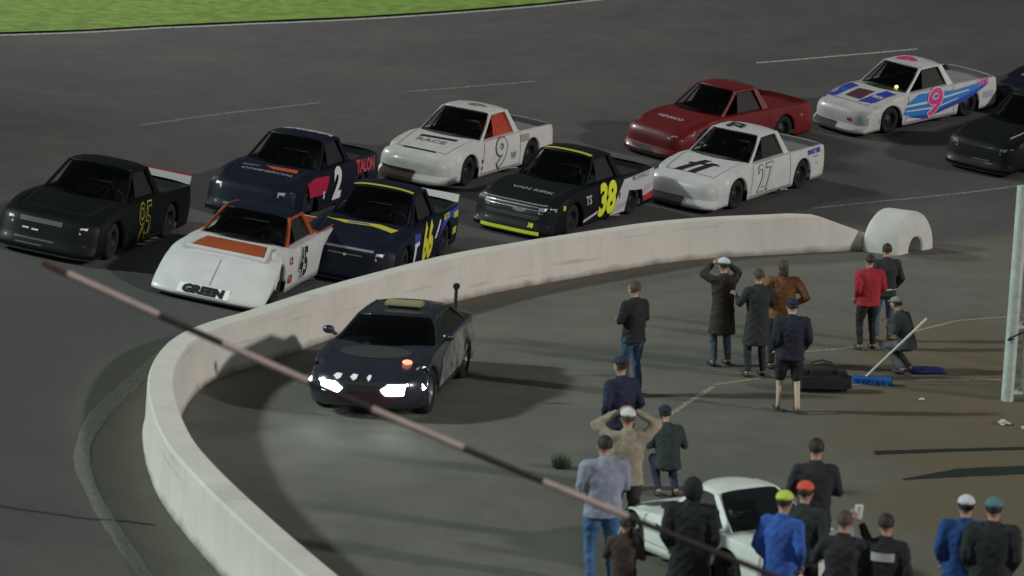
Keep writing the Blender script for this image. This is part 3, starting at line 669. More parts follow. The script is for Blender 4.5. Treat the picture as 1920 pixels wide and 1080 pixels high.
# --- black truck 38
def d38(sh, root, g):
    patch(sh, root, 'white_rear', ink('pearl', (.50, .50, .52)), 'L', [[(.30, .16), (1.0, .16), (1.01, .33), (1.1, .60), (1.35, .74), (1.6, .71), (1.8, .52), (1.86, .36), (2.45, .42), (2.47, .90), (.9, .86), (.62, .60)], [(-1.0, .22), (.2, .40), (.2, .46), (-1.0, .28)]])
    patch(sh, root, 'rear_red', K_red, 'L', [rect(1.9, 2.45, .24, .41)]); patch(sh, root, 'purple_band', K_lil, 'L', [[(.5, .24), (1.0, .28), (1.0, .38), (.6, .36)], [(1.84, .42), (2.4, .50), (2.4, .62), (1.9, .56)]], lift=.009)
    number(sh, root, '38', (-.05, .54), .90, K_yel, K_black, .15, .88, .05, .085)
    lettering(sh, root, 'TS', (.80, .66), .26, K_lil, bold=.03); lettering(sh, root, 'MCANALLY', (-1.72, .82), .15, K_grey, sx=1.15, bold=.05); lettering(sh, root, '8', (-.66, .55), .16, K_black, bold=.05)
    # nose: chrome bars, lamps and yellow lip
    patch(sh, root, 'grille', K_black, 'F', [rect(-.80, .80, .42, .72)], lift=.004)
    patch(sh, root, 'grille_bar', M_chrome, 'F', [rect(-.80, .72, .715, .735), rect(-.80, .70, .665, .68), rect(-.80, .68, .60, .612), rect(-.74, .60, .47, .478), rect(-.70, .55, .43, .437)])
    patch(sh, root, 'grille_emblem', M_chrome, 'F', [[(.0, .55), (.1, .55), (.1, .53), (.22, .53), (.22, .55), (.30, .55), (.28, .60), (.20, .60), (.20, .62), (.08, .62), (.08, .60), (-.02, .60)]], lift=.009)
    headlamps(sh, root, mat('lamp_print', (.38, .40, .42), .2, .2), .62, .56, .90, .075)
    patch(sh, root, 'lip_stripe', K_yel, 'F', [rect(-.9, .9, .125, .20)]); patch(sh, root, 'nose_corner_stripe', K_yel, 'F', [[(-.86, .2), (-.80, .2), (-.82, .5), (-.88, .5)]])
    lettering(sh, root, '38', (.45, .30), .12, K_yel, 'F', bold=.05)
    lettering(sh, root, 'VAN KIRK', (1.75, .10), .16, K_grey, 'H', sx=1.3, bold=.05)
    patch(sh, root, 'fender_mark', K_gold, 'L', [rect(-1.95, -1.85, .62, .72)])
    X = [(-.55, -.02), (.55, -.02), (.55, .11), (-.55, .11)]; roof_decal(root, 'visor_strip', K_gold, poly_bm([X]), (.12, 0), g)
truck('race_truck', 'black race truck with neon yellow number 38 and yellow lip under its nose', place(1.03, 55.98, 242.5), 'grille', M_black, bed=M_frame, decals=d38)
# --- dark blue truck 66
def d66(sh, root, g):
    number(sh, root, '66', (.0, .52), .92, K_yel if 0 else ink('sixty', (.66, .62, .05)), K_black, .12, .76, .05, .085)
    patch(sh, root, 'side_blue', K_blue, 'L', [[(-.95, .62), (-.55, .66), (-.5, .80), (-.95, .84)], [(.75, .45), (1.2, .86), (2.4, .88), (2.4, .62), (1.6, .76), (1.05, .62)]])
    patch(sh, root, 'side_white', K_white, 'L', [[(-.95, .55), (-.6, .60), (-.6, .66), (-.95, .66)], [(-1.0, .20), (-.9, .20), (-.78, .60), (-.95, .60)], [(.50, .52), (.62, .52), (.95, .80), (.88, .84)]], lift=.009)
    patch(sh, root, 'side_gold', K_gold, 'L', [rect(-2.1, -1.85, .16, .34), rect(1.95, 2.35, .68, .80), rect(1.9, 2.2, .36, .50)], lift=.009)
    lettering(sh, root, 'AUTO', (-1.35, .82), .15, K_gold, bold=.05, lift=.012)
    patch(sh, root, 'hood_flash', K_gold, 'H', [[(-.72, -1.25), (-.3, -1.42), (.2, -1.35), (.62, -1.5), (.70, -1.3), (.3, -1.15), (-.2, -1.22)]]); patch(sh, root, 'hood_flash_core', K_blue, 'H', [[(-.3, -1.36), (.15, -1.30), (.1, -1.24), (-.25, -1.28)]], lift=.009)
    headlamps(sh, root, mat('lamp_pink', (.50, .42, .42), .2, .2), .60, .60, .86, .08); patch(sh, root, 'grille_bar', K_grey, 'F', [rect(-.5, .55, .66, .70), rect(-.3, .35, .56, .58)])
    patch(sh, root, 'grille_mark', K_white, 'F', [rect(.0, .05, .54, .58)], lift=.01)
    X = [(-.58, -.02), (.58, -.02), (.58, .10), (-.58, .10)]; roof_decal(root, 'visor_strip', K_gold, poly_bm([X]), (.14, 0), g)
truck('race_truck', 'dark navy race truck with yellow number 66 and white tail spoiler', place(-2.60, 50.05, 257.0), 'grille', M_navy, bed=mat('bed_green', (.012, .022, .018), .5), decals=d66, spoiler=mat('spoiler_white', (.62, .66, .62), .5))
# --- dark truck 2
def d2(sh, root, g):
    number(sh, root, '2', (.0, .56), .86, K_white, K_black, .12, 1.0, .05, .08)
    patch(sh, root, 'fender_crimson', ink('crimson', (.38, .01, .05)), 'L', [[(-1.5, .50), (-.6, .46), (-.42, .80), (-1.2, .86), (-1.6, .80)]])
    lettering(sh, root, 'TALON', (-1.62, .74), .36, ink('rose', (.45, .05, .08)), sx=.9, bold=.05, rot=R(-3))
    patch(sh, root, 'hood_stripe', K_or, 'H', [[(-.15, -1.25), (.55, -1.2), (.6, -1.42), (.1, -1.44)]]); lettering(sh, root, 'COMMERCIAL', (1.62, .05), .15, K_grey, 'H', sx=1.2, bold=.04); lettering(sh, root, 'BODY', (1.40, -.40), .13, K_grey, 'H', bold=.04)
    headlamps(sh, root, M_chrome, .63, .60, .86, .06); patch(sh, root, 'grille_bar', M_chrome, 'F', [rect(-.5, .3, .28, .31)])
    roof_decal(root, 'roof_lettering', K_lil, text_bm('RACING', .28, .04), (-.45, 0), g); lettering(sh, root, 'S', (.72, .44), .2, K_white, bold=.05)
truck('race_truck', 'dark race truck with white number 2 and crimson front fender', place(-4.60, 54.4, 252.5), 'grille', M_navy, bed=M_frame, decals=d2)
# --- black truck 95
def d95(sh, root, g):
    number(sh, root, '95', (.05, .50), 1.0, M_bk95, ink('olive', (.42, .38, .03)), .15, .66, -.004, .03)
    headlamps(sh, root, M_lens, .60, .62, .84, .07); patch(sh, root, 'grille_bar', mat('dull_chrome', (.16, .18, .18), .3, .5), 'F', [rect(-.5, .3, .60, .68), rect(-.55, .2, .30, .33), rect(-.5, .0, .22, .24)])
    patch(sh, root, 'grille_mark', K_white, 'F', [rect(-.42, -.30, .47, .50), rect(-.25, -.12, .46, .49)], lift=.01)
    patch(sh, root, 'sticker', K_gold, 'T', [rect(.0, .12, -.72, -.66)], (-.2, 0))
truck('race_truck', 'all black race truck with thin yellow outlined number 95, leading on the left', place(-7.70, 48.2, 257.0), 'grille', M_bk95, bed=M_frame, decals=d95, spoiler=mat('spoiler_grey', (.42, .42, .43), .5), cap_m=mat('spoiler_red', (.20, .015, .02), .5))
# --- red truck
def dred(sh, root, g):
    lettering(sh, root, 'HENRICO', (1.62, -.05), .15, K_lil, 'H', sx=1.2, bold=.04)
    patch(sh, root, 'headlight', M_lens, 'F', [rect(.60, .76, .55, .62)]); patch(sh, root, 'lamp_shade', ink('shade', (.16, .05, .05)), 'F', [rect(.48, .6, .50, .60)]); patch(sh, root, 'sticker', K_or, 'L', [rect(2.0, 2.1, .6, .66)])
    patch(sh, root, 'grille_opening', M_frame, 'F', [rect(-.6, .4, .16, .27)])
truck('race_truck', 'plain deep red race truck behind the two white trucks', place(4.81, 64.3, 224.5), 'round', M_red, bed=M_red, decals=dred, bedin=M_red)
# --- two dark trucks at the right edge
def ddk(sh, root, g):
    headlamps(sh, root, mat('lamp_dull', (.30, .31, .33), .25, .2), .62, .58, .86, .08); patch(sh, root, 'grille_bar', mat('green_print', (.05, .10, .06), .5), 'F', [rect(-.1, .35, .34, .37)])
    patch(sh, root, 'hood_edge_highlight', K_lil, 'H', [[(.55, -1.9), (.60, -1.9), (.72, -1.2), (.67, -1.2)]])  # highlight along the hood edge, painted as a pale strip
truck('race_truck', 'black race truck with pale headlight, nose in view at the right edge', place(12.45, 64.3, 228), 'grille', M_black, bed=M_frame, decals=ddk)
def ddk2(sh, root, g): patch(sh, root, 'hood_mark', K_grey, 'H', [rect(-.5, -.1, -1.7, -1.5)])
truck('race_truck', 'dark truck just behind the magenta 9 truck at the upper right edge', place(14.5, 69.4, 222), 'round', M_navy, bed=M_frame, decals=ddk2)

# ------------------------------------------------------------ pace car
def pace_car():
    root = empty('pace_car', mw=place(-1.73, 39.45, 260) @ Matrix.Scale(.93, 4)); tag(root, 'dark pace car with lit white headlights and roof light bar on pit road', 'pace car')
    sty = dict(zc=[(-2.3, .94), (-2.2, 1.0), (-1.6, 1.0), (.9, .97), (1.3, .93), (1.8, .85), (2.02, .79)], W=[(-2.3, .84), (-2.1, .90), (0, .93), (1.4, .95), (1.9, .93), (2.02, .91)],
               xf=[(.2, 2.22), (.3, 2.29), (.45, 2.31), (.58, 2.30), (.66, 2.26), (.74, 2.16), (.79, 2.02)], nr=.36, tail=[(.3, -2.3), (.7, -2.36), (1.0, -2.3)], zr=.36)
    sh = Shell(sty, ((1.40, .42), (-1.38, .42)), .24, holes=((-1.5, .5, .83),))
    M_pc = paint('pace_dark', (.018, .022, .035), .3, .8)
    sh.build('body', M_pc, root)
    g = dict(wb=(1.05, .70, .82), rf=(.22, .0, .63), rr=(-1.35, -1.30, .62), bb=(-1.95, -1.85, .80), zr=1.29, bp=.14)
    cab(root, sh, g, M_pc, M_pc, M_pc, None, side_glass=M_dglass)
    for x in (1.40, -1.38):
        for s in (-1, 1): wheel(root, x, s*.80, .36, .24, mat('alloy', (.35, .35, .36), .35, .7))
    bm = bmesh.new(); box(bm, -2.1, 1.95, -.6, .6, .25, .4); box(bm, 1.0, 1.85, -.66, .66, .4, .7); box(bm, -1.8, -.95, -.66, .66, .4, .8); obj_bm('chassis', bm, M_frame, root)
    M_pat = mat('side_wrap', (.16, .155, .145), .5, noise=.55, nscale=4)
    for sf in ('L', 'RS'): patch(sh, root, 'side_wrap', M_pat, sf, [[(-.95, .34), (.93, .34), (1.0, .6), (1.38, .80), (1.75, .6), (1.85, .34), (2.2, .40), (2.2, .85), (.5, .95), (-.6, .75)]] if sf == 'L' else [[(.95, .34), (-.93, .34), (-1.0, .6), (-1.38, .80), (-1.75, .6), (-1.85, .34), (-2.2, .40), (-2.2, .85), (-.5, .95), (.6, .75)]])
    glow = mat('headlight_glow', (1, 1, 1), .3, emit=(.82, .97, 1), estr=22)
    for s in (1, -1):
        bm = bmesh.new()
        P = [(s*.30, .51), (s*.38, .43), (s*.84, .44), (s*.94, .52), (s*.86, .61), (s*.42, .60)]
        bm.free(); patch(sh, root, 'headlight', glow, 'F', [P], lift=.014, step=.05)
        l = bpy.data.lights.new('headlamp_beam', 'SPOT'); l.energy = 26; l.spot_size = R(75); l.spot_blend = .8; l.color = (.82, .96, 1); l.shadow_soft_size = .06
        lo = bpy.data.objects.new('headlamp_beam', l); COL.objects.link(lo); lo.parent = root; lo.location = (2.36, s*.62, .62); lo.rotation_euler = Vector((1, 0, -.22)).to_track_quat('-Z', 'Y').to_euler()
    patch(sh, root, 'grille', M_frame, 'F', [rect(-.34, .34, .45, .62)], lift=.006); patch(sh, root, 'lower_grille', ink('maroon_dark', (.05, .012, .02)), 'F', [rect(-.66, .66, .30, .44)], lift=.006)
    M_mark = mat('mark_white', (.8, .8, .8), .3, emit=(1, 1, .95), estr=.12)
    for y, wd in ((-.40, .07), (-.14, .06), (.10, .035)): patch(sh, root, 'white_grille_mark', M_mark, 'F', [[(y-wd, .68), (y-wd*.2, .72), (y+wd, .71), (y+wd*.8, .66), (y, .63)]], lift=.012)  # faintly emissive white marks on the grille
    bm = bmesh.new(); ellipsoid(bm, (1.80, .60, sh.top(1.8, .6)+.03), (.06, .08, .04)); obj_bm('hood_lamp', bm, mat('red_lamp', (.9, .2, .12), .3, emit=(1, .28, .16), estr=2.0), root)
    patch(sh, root, 'hood_ellipse', mat('ellipse_grey', (.05, .052, .055), .4), 'H', [[(.5*math.cos(a)*1.15, -1.38+.30*math.sin(a)) for a in np.linspace(0, 2*math.pi, 24)[:-1]]])  # flat grey ellipse laid on the hood
    bm = bmesh.new(); box(bm, -.62, -.36, -.28, .34, 1.33, 1.41, .02); o = obj_bm('light_bar', bm, mat('amber_lens', (.36, .33, .20), .3), root)
    bm = bmesh.new(); box(bm, -.55, -.43, -.22, .28, 1.28, 1.335); obj_bm('bar_mount', bm, M_frame, root)
    bm = bmesh.new(); tube(bm, [(-1.55, .66, .98), (-1.57, .67, 1.48)], .03, 8); box(bm, -1.64, -1.51, .62, .72, 1.46, 1.56, .02); obj_bm('antenna_mast', bm, M_frame, root)
    for s in (-1, 1):
        bm = bmesh.new(); ellipsoid(bm, (.55, s*.98, 1.06), (.06, .10, .07)); tube(bm, [(.6, s*.84, 1.0), (.56, s*.95, 1.04)], .03, 6); obj_bm('mirror', bm, M_pc, root, True)
        patch(sh, root, 'door_handle', M_chrome, 'L' if s > 0 else 'RS', [rect(.1, .25, .84, .86)], lift=.02)
pace_car()

# ------------------------------------------------------------ white race car by the crowd
def crowd_car():
    root = empty('race_car', mw=place(2.62, 30.45, 122) @ Matrix.Scale(.76, 4)); tag(root, 'small white race car with black rear window parked among the crowd', 'race car')
    sty = dict(zc=[(-2.0, .86), (-1.9, .90), (-1.2, .92), (.9, .80), (1.3, .76), (1.6, .68)], W=[(-2.0, .90), (-1.3, .96), (0, .94), (1.2, .97), (1.6, .93)], xf=[(.12, 1.85), (.2, 1.84), (.3, 1.82), (.42, 1.80), (.52, 1.76), (.6, 1.70), (.68, 1.6)], nr=.2, tail=[(.25, -2.0), (.5, -2.04), (.9, -2.0)])
    sh = Shell(sty, ((1.22, .40), (-1.28, .40)), .14, holes=((-.9, .5, .8),)); M_wc = paint('car_white', (.70, .74, .71))
    sh.build('body', M_wc, root)
    g = dict(wb=(.85, .55, .78), rf=(.18, .0, .55), rr=(-.55, -.50, .56), bb=(-1.25, -1.15, .78), zr=1.36, bp=.16)
    cab(root, sh, g, M_wc, M_wc, M_wc, M_frame)
    for x in (1.22, -1.28):
        for s in (-1, 1): wheel(root, x, s*.80, .33, .26, None)
    bm = bmesh.new(); box(bm, -1.9, 1.5, -.58, .58, .17, .3); obj_bm('chassis', bm, M_frame, root)
    bm = bmesh.new(); box(bm, -2.06, -2.03, -.84, .84, .88, 1.02); obj_bm('spoiler', bm, mat('spoiler_clear', (.30, .30, .31), .4), root)
    patch(sh, root, 'side_seam', K_grey, 'L', [rect(-.85, .86, .30, .312), [(-.86, .3), (-.845, .3), (-.83, .78), (-.845, .78)]])
    patch(sh, root, 'side_stripe', K_black, 'L', [[(-.55, .60), (.85, .36), (.85, .40), (-.55, .65)]])
crowd_car()

# ------------------------------------------------------------ gate at the right edge
def gate():
    root = empty('pit_gate', (7.70, 40.3, 0), R(8)); tag(root, 'tall pale steel fence gate with mesh at the right edge', 'gate')
    ms = mat('galvanised', (.50, .56, .53), .5, .2, noise=.15, nscale=8); mg = mat('mesh_wire', (.30, .36, .33), .6)
    bm = bmesh.new(); tube(bm, [(0, 0, 0), (.03, 0, 3.35)], .095, 14); obj_bm('post', bm, ms, root, True)
    bm = bmesh.new(); tube(bm, [(2.6, 0, 0), (2.6, 0, 3.35)], .075, 14); obj_bm('post', bm, ms, root, True)
    for z in (.12, 1.15, 2.2, 3.28):
        bm = bmesh.new(); tube(bm, [(.05, 0, z), (2.55, 0, z)], .04 if z < 3 else .06, 10); obj_bm('rail', bm, ms, root, True)
    bm = bmesh.new(); tube(bm, [(.27, .02, .1), (.28, .02, 3.2)], .07, 10); obj_bm('gate_upright', bm, ms, root, True)
    for k in range(3):
        bm = bmesh.new(); z = .12+k*1.05; tube(bm, [(.1, .03, z), (1.4, .03, z+1.05)], .025, 6); obj_bm('brace', bm, ms, root)
    bm = bmesh.new(); 
    for i in range(34):
        for sg in (1, -1):
            x0 = -.0+i*.1-1.2; z0, z1 = .12, 3.28; a = (x0, z0) if sg > 0 else (x0+1.2, z0); b_ = (x0+1.2, z1) if sg > 0 else (x0, z1)
            pts = []
            for t in np.linspace(0, 1, 12):
                x = a[0]+(b_[0]-a[0])*t; z = a[1]+(b_[1]-a[1])*t
                if .05 < x < 2.55: pts.append((x, .05, z))
            if len(pts) > 1: tube(bm, [pts[0], pts[-1]], .006, 3)
    obj_bm('mesh_panel', bm, mg, root)
    bm = bmesh.new(); tube(bm, [(-.04+.06*math.sin(t*6), -.09, .98+.05*math.sin(t*9)) for t in np.linspace(0, 1, 4)]+[(.3, -.08, 1.15), (.5, -.06, 1.02)], .015, 6); obj_bm('chain', bm, M_frame, root)
gate()

# ------------------------------------------------------------ striped barrier arm across the view
def barrier_arm():
    root = empty('barrier_arm', (5.6, 18, 0)); tag(root, 'long pink and black striped barrier arm slanting across the foreground', 'barrier')
    o0 = Vector((5.6, 18, 0)); mp = mat('arm_pink', (.60, .47, .44), .7, noise=.1); mk = mat('arm_black', (.045, .038, .035), .7); mr = mat('arm_maroon', (.10, .05, .045), .7)
    runs = [(-3.22, -3.05, 2), (-3.05, -2.42, 1), (-2.42, -1.98, 0), (-1.98, -1.38, 1), (-1.38, -.94, 0), (-.94, -.30, 1), (-.30, .26, 0), (.26, .86, 1), (.86, 5.9, 0)]
    for a, b, c in runs:
        pts = [Vector((x, 18, 4.629+(x+1.152)*(-.404)+.006*(x+1.152)**2))-o0 for x in np.linspace(a, b, max(3, int((b-a)/.15)))]
        bm = bmesh.new(); tube(bm, pts, .026 if c == 1 else .0235, 12); obj_bm(('black_band', 'pink_band', 'tip')[c], bm, (mk, mp, mr)[c], root, True)
    bm = bmesh.new(); box(bm, -.12, .12, .04, .28, 0, 2.2, .02); obj_bm('pivot_post', bm, mat('post_grey', (.2, .2, .2), .6), root)
barrier_arm()

# ------------------------------------------------------------ people
SKIN = mat('skin_light', (.45, .27, .20), .55); SKIN2 = mat('skin_tan', (.33, .19, .13), .55); HAIRD = mat('hair_dark', (.02, .014, .010), .7, noise=.4, nscale=60); HAIRB = mat('hair_brown', (.07, .045, .028), .7, noise=.4, nscale=60)
def cloth(name, col): return mat('cloth_'+name, col, .85, noise=.18, nscale=9, bump=.25)
def skinned(J, E, Rr, root=0, lv=2, flat=None):
    me = bpy.data.meshes.new('s'); names = list(J); ix = {n: i for i, n in enumerate(names)}
    me.from_pydata([J[n] for n in names], [(ix[a], ix[b]) for a, b in E], []); o = bpy.data.objects.new('s', me); COL.objects.link(o)
    md = o.modifiers.new('k', 'SKIN'); md.use_smooth_shade = True; md.branch_smoothing = .6
    for n in names:
        r = Rr[n]; r = r if isinstance(r, tuple) else (r, r); me.skin_vertices[0].data[ix[n]].radius = r
    me.skin_vertices[0].data[root].use_root = True
    s2 = o.modifiers.new('q', 'SUBSURF'); s2.levels = lv; s2.render_levels = lv
    dg = bpy.context.evaluated_depsgraph_get(); m2 = bpy.data.meshes.new_from_object(o.evaluated_get(dg)); bpy.data.objects.remove(o); return m2
def fused(name, parts, m, root, k, vox=.017):
    bm = bmesh.new()
    for kind, q in parts:
        if kind == 'loft':
            rings = []
            for i, (c, wy, wx) in enumerate(q):
                d = (q[min(i+1, len(q)-1)][0]-q[max(i-1, 0)][0]).normalized(); ex = Vector((d.z, 0, -d.x)).normalized()
                rings.append([bm.verts.new(c+ex*math.copysign(abs(math.cos(t))**.85, math.cos(t))*wx+Vector((0, 1, 0))*math.copysign(abs(math.sin(t))**.85, math.sin(t))*wy) for t in [2*math.pi*u/20 for u in range(20)]])
            for A, B in zip(rings[:-1], rings[1:]):
                for u in range(20): bm.faces.new([A[u], A[(u+1) % 20], B[(u+1) % 20], B[u]])
            bm.faces.new(rings[0][::-1]); bm.faces.new(rings[-1])
        else:
            for (a, ra), (c, rc) in zip(q[:-1], q[1:]): tube(bm, [a, c], ra, 14, rc)
            for c, rc in q[:-1]: ellipsoid(bm, c, (rc*.99,)*3, 14, 10)
    bmesh.ops.recalc_face_normals(bm, faces=bm.faces)
    me = bpy.data.meshes.new('f'); bm.to_mesh(me); bm.free(); o = bpy.data.objects.new('f', me); COL.objects.link(o)
    md = o.modifiers.new('r', 'REMESH'); md.mode = 'VOXEL'; md.voxel_size = vox
    sm = o.modifiers.new('s', 'SMOOTH'); sm.factor = .6; sm.iterations = 7
    dg = bpy.context.evaluated_depsgraph_get(); m2 = bpy.data.meshes.new_from_object(o.evaluated_get(dg)); bpy.data.objects.remove(o); bpy.data.meshes.remove(me)
    n = len(m2.vertices); co = np.empty(n*3); m2.vertices.foreach_get('co', co); co = co.reshape(-1, 3); no = np.empty(n*3); m2.vertices.foreach_get('normal', no); no = no.reshape(-1, 3)
    ph = random.uniform(0, 99); f = vnoise(co[:, 0]*1.2+co[:, 2]*2.2+ph, co[:, 1]*2.0+co[:, 2]*.7+ph, 13, 8)
    co = (co+no*f[:, None]*.011)*k; m2.vertices.foreach_set('co', co.ravel()); m2.update(); m2.materials.clear(); m2.materials.append(m); m2.shade_smooth()
    o = bpy.data.objects.new(name, m2); COL.objects.link(o); o.parent = root; return o
def person(label, x, y, yaw, h=1.76, top=(.1, .1, .1), legs=(.03, .05, .1), shoes=(.03, .03, .03), skin=None, hair=None, hairm=None, cap=None, arms=None, shorts=False, coat=False, lean=0, crouch=0, head_yaw=0, step=.0, belt=None, cname=None, lname=None, group=None, hood=False, hold=None, build=1.0, sleeves=True, brim=True, z=None, print_=None):
    k = h/1.76; skin = skin or SKIN; root = empty('person', (x, y, float(gz(x, y)) if z is None else z), R(yaw)); tag(root, label, 'person', group)
    b = build
    c = crouch; hz = .93*(1-.45*c); J = {}
    def L(p, zc=hz):  # lean about the pelvis
        px, py, pz = p; dz = pz-zc; return (px+math.sin(R(lean))*dz, py, zc+math.cos(R(lean))*dz)
    up = hz-.93
    J['pelvis'] = (0, 0, hz); 
    for n, p in dict(waist=(.0, 0, 1.08), chest=(.01, 0, 1.28), upch=(0, 0, 1.40), neck=(.0, 0, 1.48), neck2=(.015, 0, 1.525), jaw=(.045, 0, 1.575), head=(.03, 0, 1.645), crown=(.02, 0, 1.69)).items(): J[n] = L((p[0], p[1], p[2]+up))
    A = arms or dict(l=((-.05, .28, 1.15), (.06, .28, .92)), r=((-.05, -.28, 1.15), (.06, -.28, .92)))
    for s, sg in (('l', 1), ('r', -1)):
        J['sh'+s] = L((0, sg*.185*b, 1.41+up)); e, w_ = A[s]; J['el'+s] = L((e[0], e[1], e[2]+up)); J['wr'+s] = L((w_[0], w_[1], w_[2]+up))
        J['hip'+s] = (0, sg*.10, hz-.05); st = step*sg
        J['kn'+s] = (.04+.42*c+st*.5+.02, sg*.125, .50-.02*c); J['an'+s] = (-.03+st, sg*.13, .09); J['toe'+s] = (.13+st, sg*.15, .035)
    sc_ = lambda m: [setattr(v, 'co', v.co*k) for v in m.vertices]
    Rr = dict(pelvis=(.155*b, .105), waist=(.14*b, .10), chest=(.165*b, .115), upch=(.14*b, .09), neck=.058, neck2=.052, jaw=(.062, .075), head=(.078, .098), crown=(.06, .075))
    # body: one continuous surface
    E = [('pelvis', 'waist'), ('waist', 'chest'), ('chest', 'upch'), ('upch', 'neck'), ('neck', 'neck2'), ('neck2', 'jaw'), ('jaw', 'head'), ('head', 'crown')]
    RB = dict(Rr)
    for s in 'lr':
        E += [('upch', 'sh'+s), ('sh'+s, 'el'+s), ('el'+s, 'wr'+s), ('pelvis', 'hip'+s), ('hip'+s, 'kn'+s), ('kn'+s, 'an'+s), ('an'+s, 'toe'+s)]
        RB.update({'sh'+s: .036, 'el'+s: .040, 'wr'+s: .027, 'hip'+s: .078, 'kn'+s: .052, 'an'+s: .038, 'toe'+s: .032})
    for q in ('pelvis', 'waist', 'chest', 'upch'): RB[q] = (RB[q][0]*.72, RB[q][1]*.68)
    me = skinned(J, E, RB); bm = bmesh.new(); bm.from_mesh(me)
    hc = Vector(J['head']); f = Vector((math.cos(R(head_yaw)), math.sin(R(head_yaw)), 0)); sd = Vector((-f.y, f.x, 0))
    rotH = Matrix.Rotation(R(head_yaw), 4, 'Z')
    ellipsoid(bm, hc+f*.02+Vector((0, 0, -.005)), (.090, .074, .105), 14, 10, rotH)
    ellipsoid(bm, hc+f*.112+Vector((0, 0, -.02)), (.018, .014, .026), 8, 6, rotH)
    ellipsoid(bm, hc+f*.092+Vector((0, 0, -.062)), (.014, .026, .009), 8, 6, rotH)
    for s in (-1, 1): ellipsoid(bm, hc+sd*.078*s+Vector((0, 0, -.015)), (.022, .012, .032), 8, 6, rotH)
    for s, sg in (('l', 1), ('r', -1)):   # hands: palm, four fingers, thumb
        wv = Vector(J['wr'+s]); d = (wv-Vector(J['el'+s])).normalized(); a = d.cross(Vector((0, 0, 1)));  a = Vector((1, 0, 0)) if a.length < .1 else a.normalized(); nrm = a.cross(d).normalized()
        if abs(a.x) < abs(nrm.x): pass
        pm = Matrix.Identity(4); 
        for i_, ax in enumerate((d, a, nrm)): 
            for r_ in range(3): pm[r_][i_] = ax[r_]
        ellipsoid(bm, wv+d*.055, (.055, .040, .018), 8, 6, pm)
        for q, (off, ln) in enumerate(((-.030, .062), (-.010, .074), (.010, .070), (.029, .054))):
            p0 = wv+d*.095+a*off; tube(bm, [p0-d*.01, p0+d*ln*.5-nrm*.010, p0+d*ln*.85-nrm*.034], .0095, 6, .007)
        p0 = wv+d*.04+a*(-.035); tube(bm, [p0, p0-a*.028+d*.028, p0-a*.030+d*.058-nrm*.01], .0115, 6, .009)
    for v in bm.verts: v.co *= k
    bm.to_mesh(me); bm.free(); me.materials.clear(); me.materials.append(skin); me.shade_smooth(); o = bpy.data.objects.new('body', me); COL.objects.link(o); o.parent = root
    eb = bmesh.new()
    for s in (-1, 1): ellipsoid(eb, (hc+f*.098+sd*.032*s+Vector((0, 0, .008)))*k, (.012, .012, .008), 8, 6)
    obj_bm('eyes', eb, M_frame, root)
    # top
    tn = cname or label.split()[0]; tm = cloth('%.2f_%.2f_%.2f' % top, top)
    def V(n): return Vector(J[n])
    P, Wt_, Ch, Uc, Nk = V('pelvis'), V('waist'), V('chest'), V('upch'), V('neck')
    hem = P+Vector((0, 0, -.40 if coat else -.10)); hw = 1.12 if coat else 1.0
    parts = [('loft', [(hem, .205*b*hw, .165*hw), (P+Vector((0, 0, -.04)), .195*b, .152), (P+(Wt_-P)*.6, .182*b, .145), (Wt_, .180*b, .145), ((Wt_+Ch)/2, .190*b, .150), (Ch, .202*b, .152), ((Ch+Uc)/2, .205*b, .145), (Uc, .185*b, .125), (Uc+(Nk-Uc)*.55, .125*b, .10), (Nk, .085, .08), (Nk+Vector((.01, 0, .045)), .070, .072)])]
    for s in 'lr':
        a_, e_, w_ = V('sh'+s), V('el'+s), V('wr'+s)
        parts.append(('limb', [(Uc.lerp(a_, .6), .085*b), (a_, .080*b), (a_.lerp(e_, .5), .068*b), (e_, .058), (e_.lerp(w_, .5), .052), (e_.lerp(w_, .95), .043)] if sleeves else [(Uc.lerp(a_, .6), .085*b), (a_, .080*b), (a_.lerp(e_, .8), .068*b)]))
    fused('jacket' if sleeves else 'shirt', parts, tm, root, k)
    # legs
    lm = cloth('%.2f_%.2f_%.2f' % legs, legs); Jl = {'pelvis': J['pelvis']}; El = []; Rl = {'pelvis': (.160*b, .125)}
    Jl['waistb'] = tuple(Vector(J['pelvis']).lerp(Vector(J['waist']), .5)); El.append(('pelvis', 'waistb')); Rl['waistb'] = (.148*b, .112)
    for s in 'lr':
        Jl['hip'+s] = J['hip'+s]; Jl['kn'+s] = J['kn'+s]; El += [('pelvis', 'hip'+s), ('hip'+s, 'kn'+s)]; Rl.update({'hip'+s: .105*b, 'kn'+s: .084 if not shorts else .10})
        if not shorts: Jl['an'+s] = (J['an'+s][0], J['an'+s][1], .10); El.append(('kn'+s, 'an'+s)); Rl['an'+s] = .068
    parts = [('loft', [(P+Vector((0, 0, .12)), .150*b, .115), (P+Vector((0, 0, .02)), .165*b, .130), (P+Vector((0, 0, -.08)), .165*b, .135), (P+Vector((0, 0, -.14)), .10*b, .09)])]
    for s in 'lr':
        h_, n_, a_ = V('hip'+s), V('kn'+s), V('an'+s)
        parts.append(('limb', [(h_, .100*b), (h_.lerp(n_, .35), .095*b), (n_, .080 if shorts else .068)] + ([] if shorts else [(n_.lerp(a_, .4), .068), (n_.lerp(a_, .85), .056), (n_.lerp(a_, .97)+Vector((.01, 0, 0)), .060)])))
    fused('shorts' if shorts else 'trousers', parts, lm, root, k)
    for s in 'lr':
        bm = bmesh.new(); a = Vector(J['an'+s]); t = Vector(J['toe'+s]); ellipsoid(bm, ((a+t)/2+Vector((.01, 0, -.012)))*k, (.14*k, .052*k, .045*k), 12, 8)
        for v in bm.verts: v.co.z = max(v.co.z, .004)
        obj_bm('shoe', bm, mat('shoe_%.2f' % shoes[0], shoes, .6), root, True)
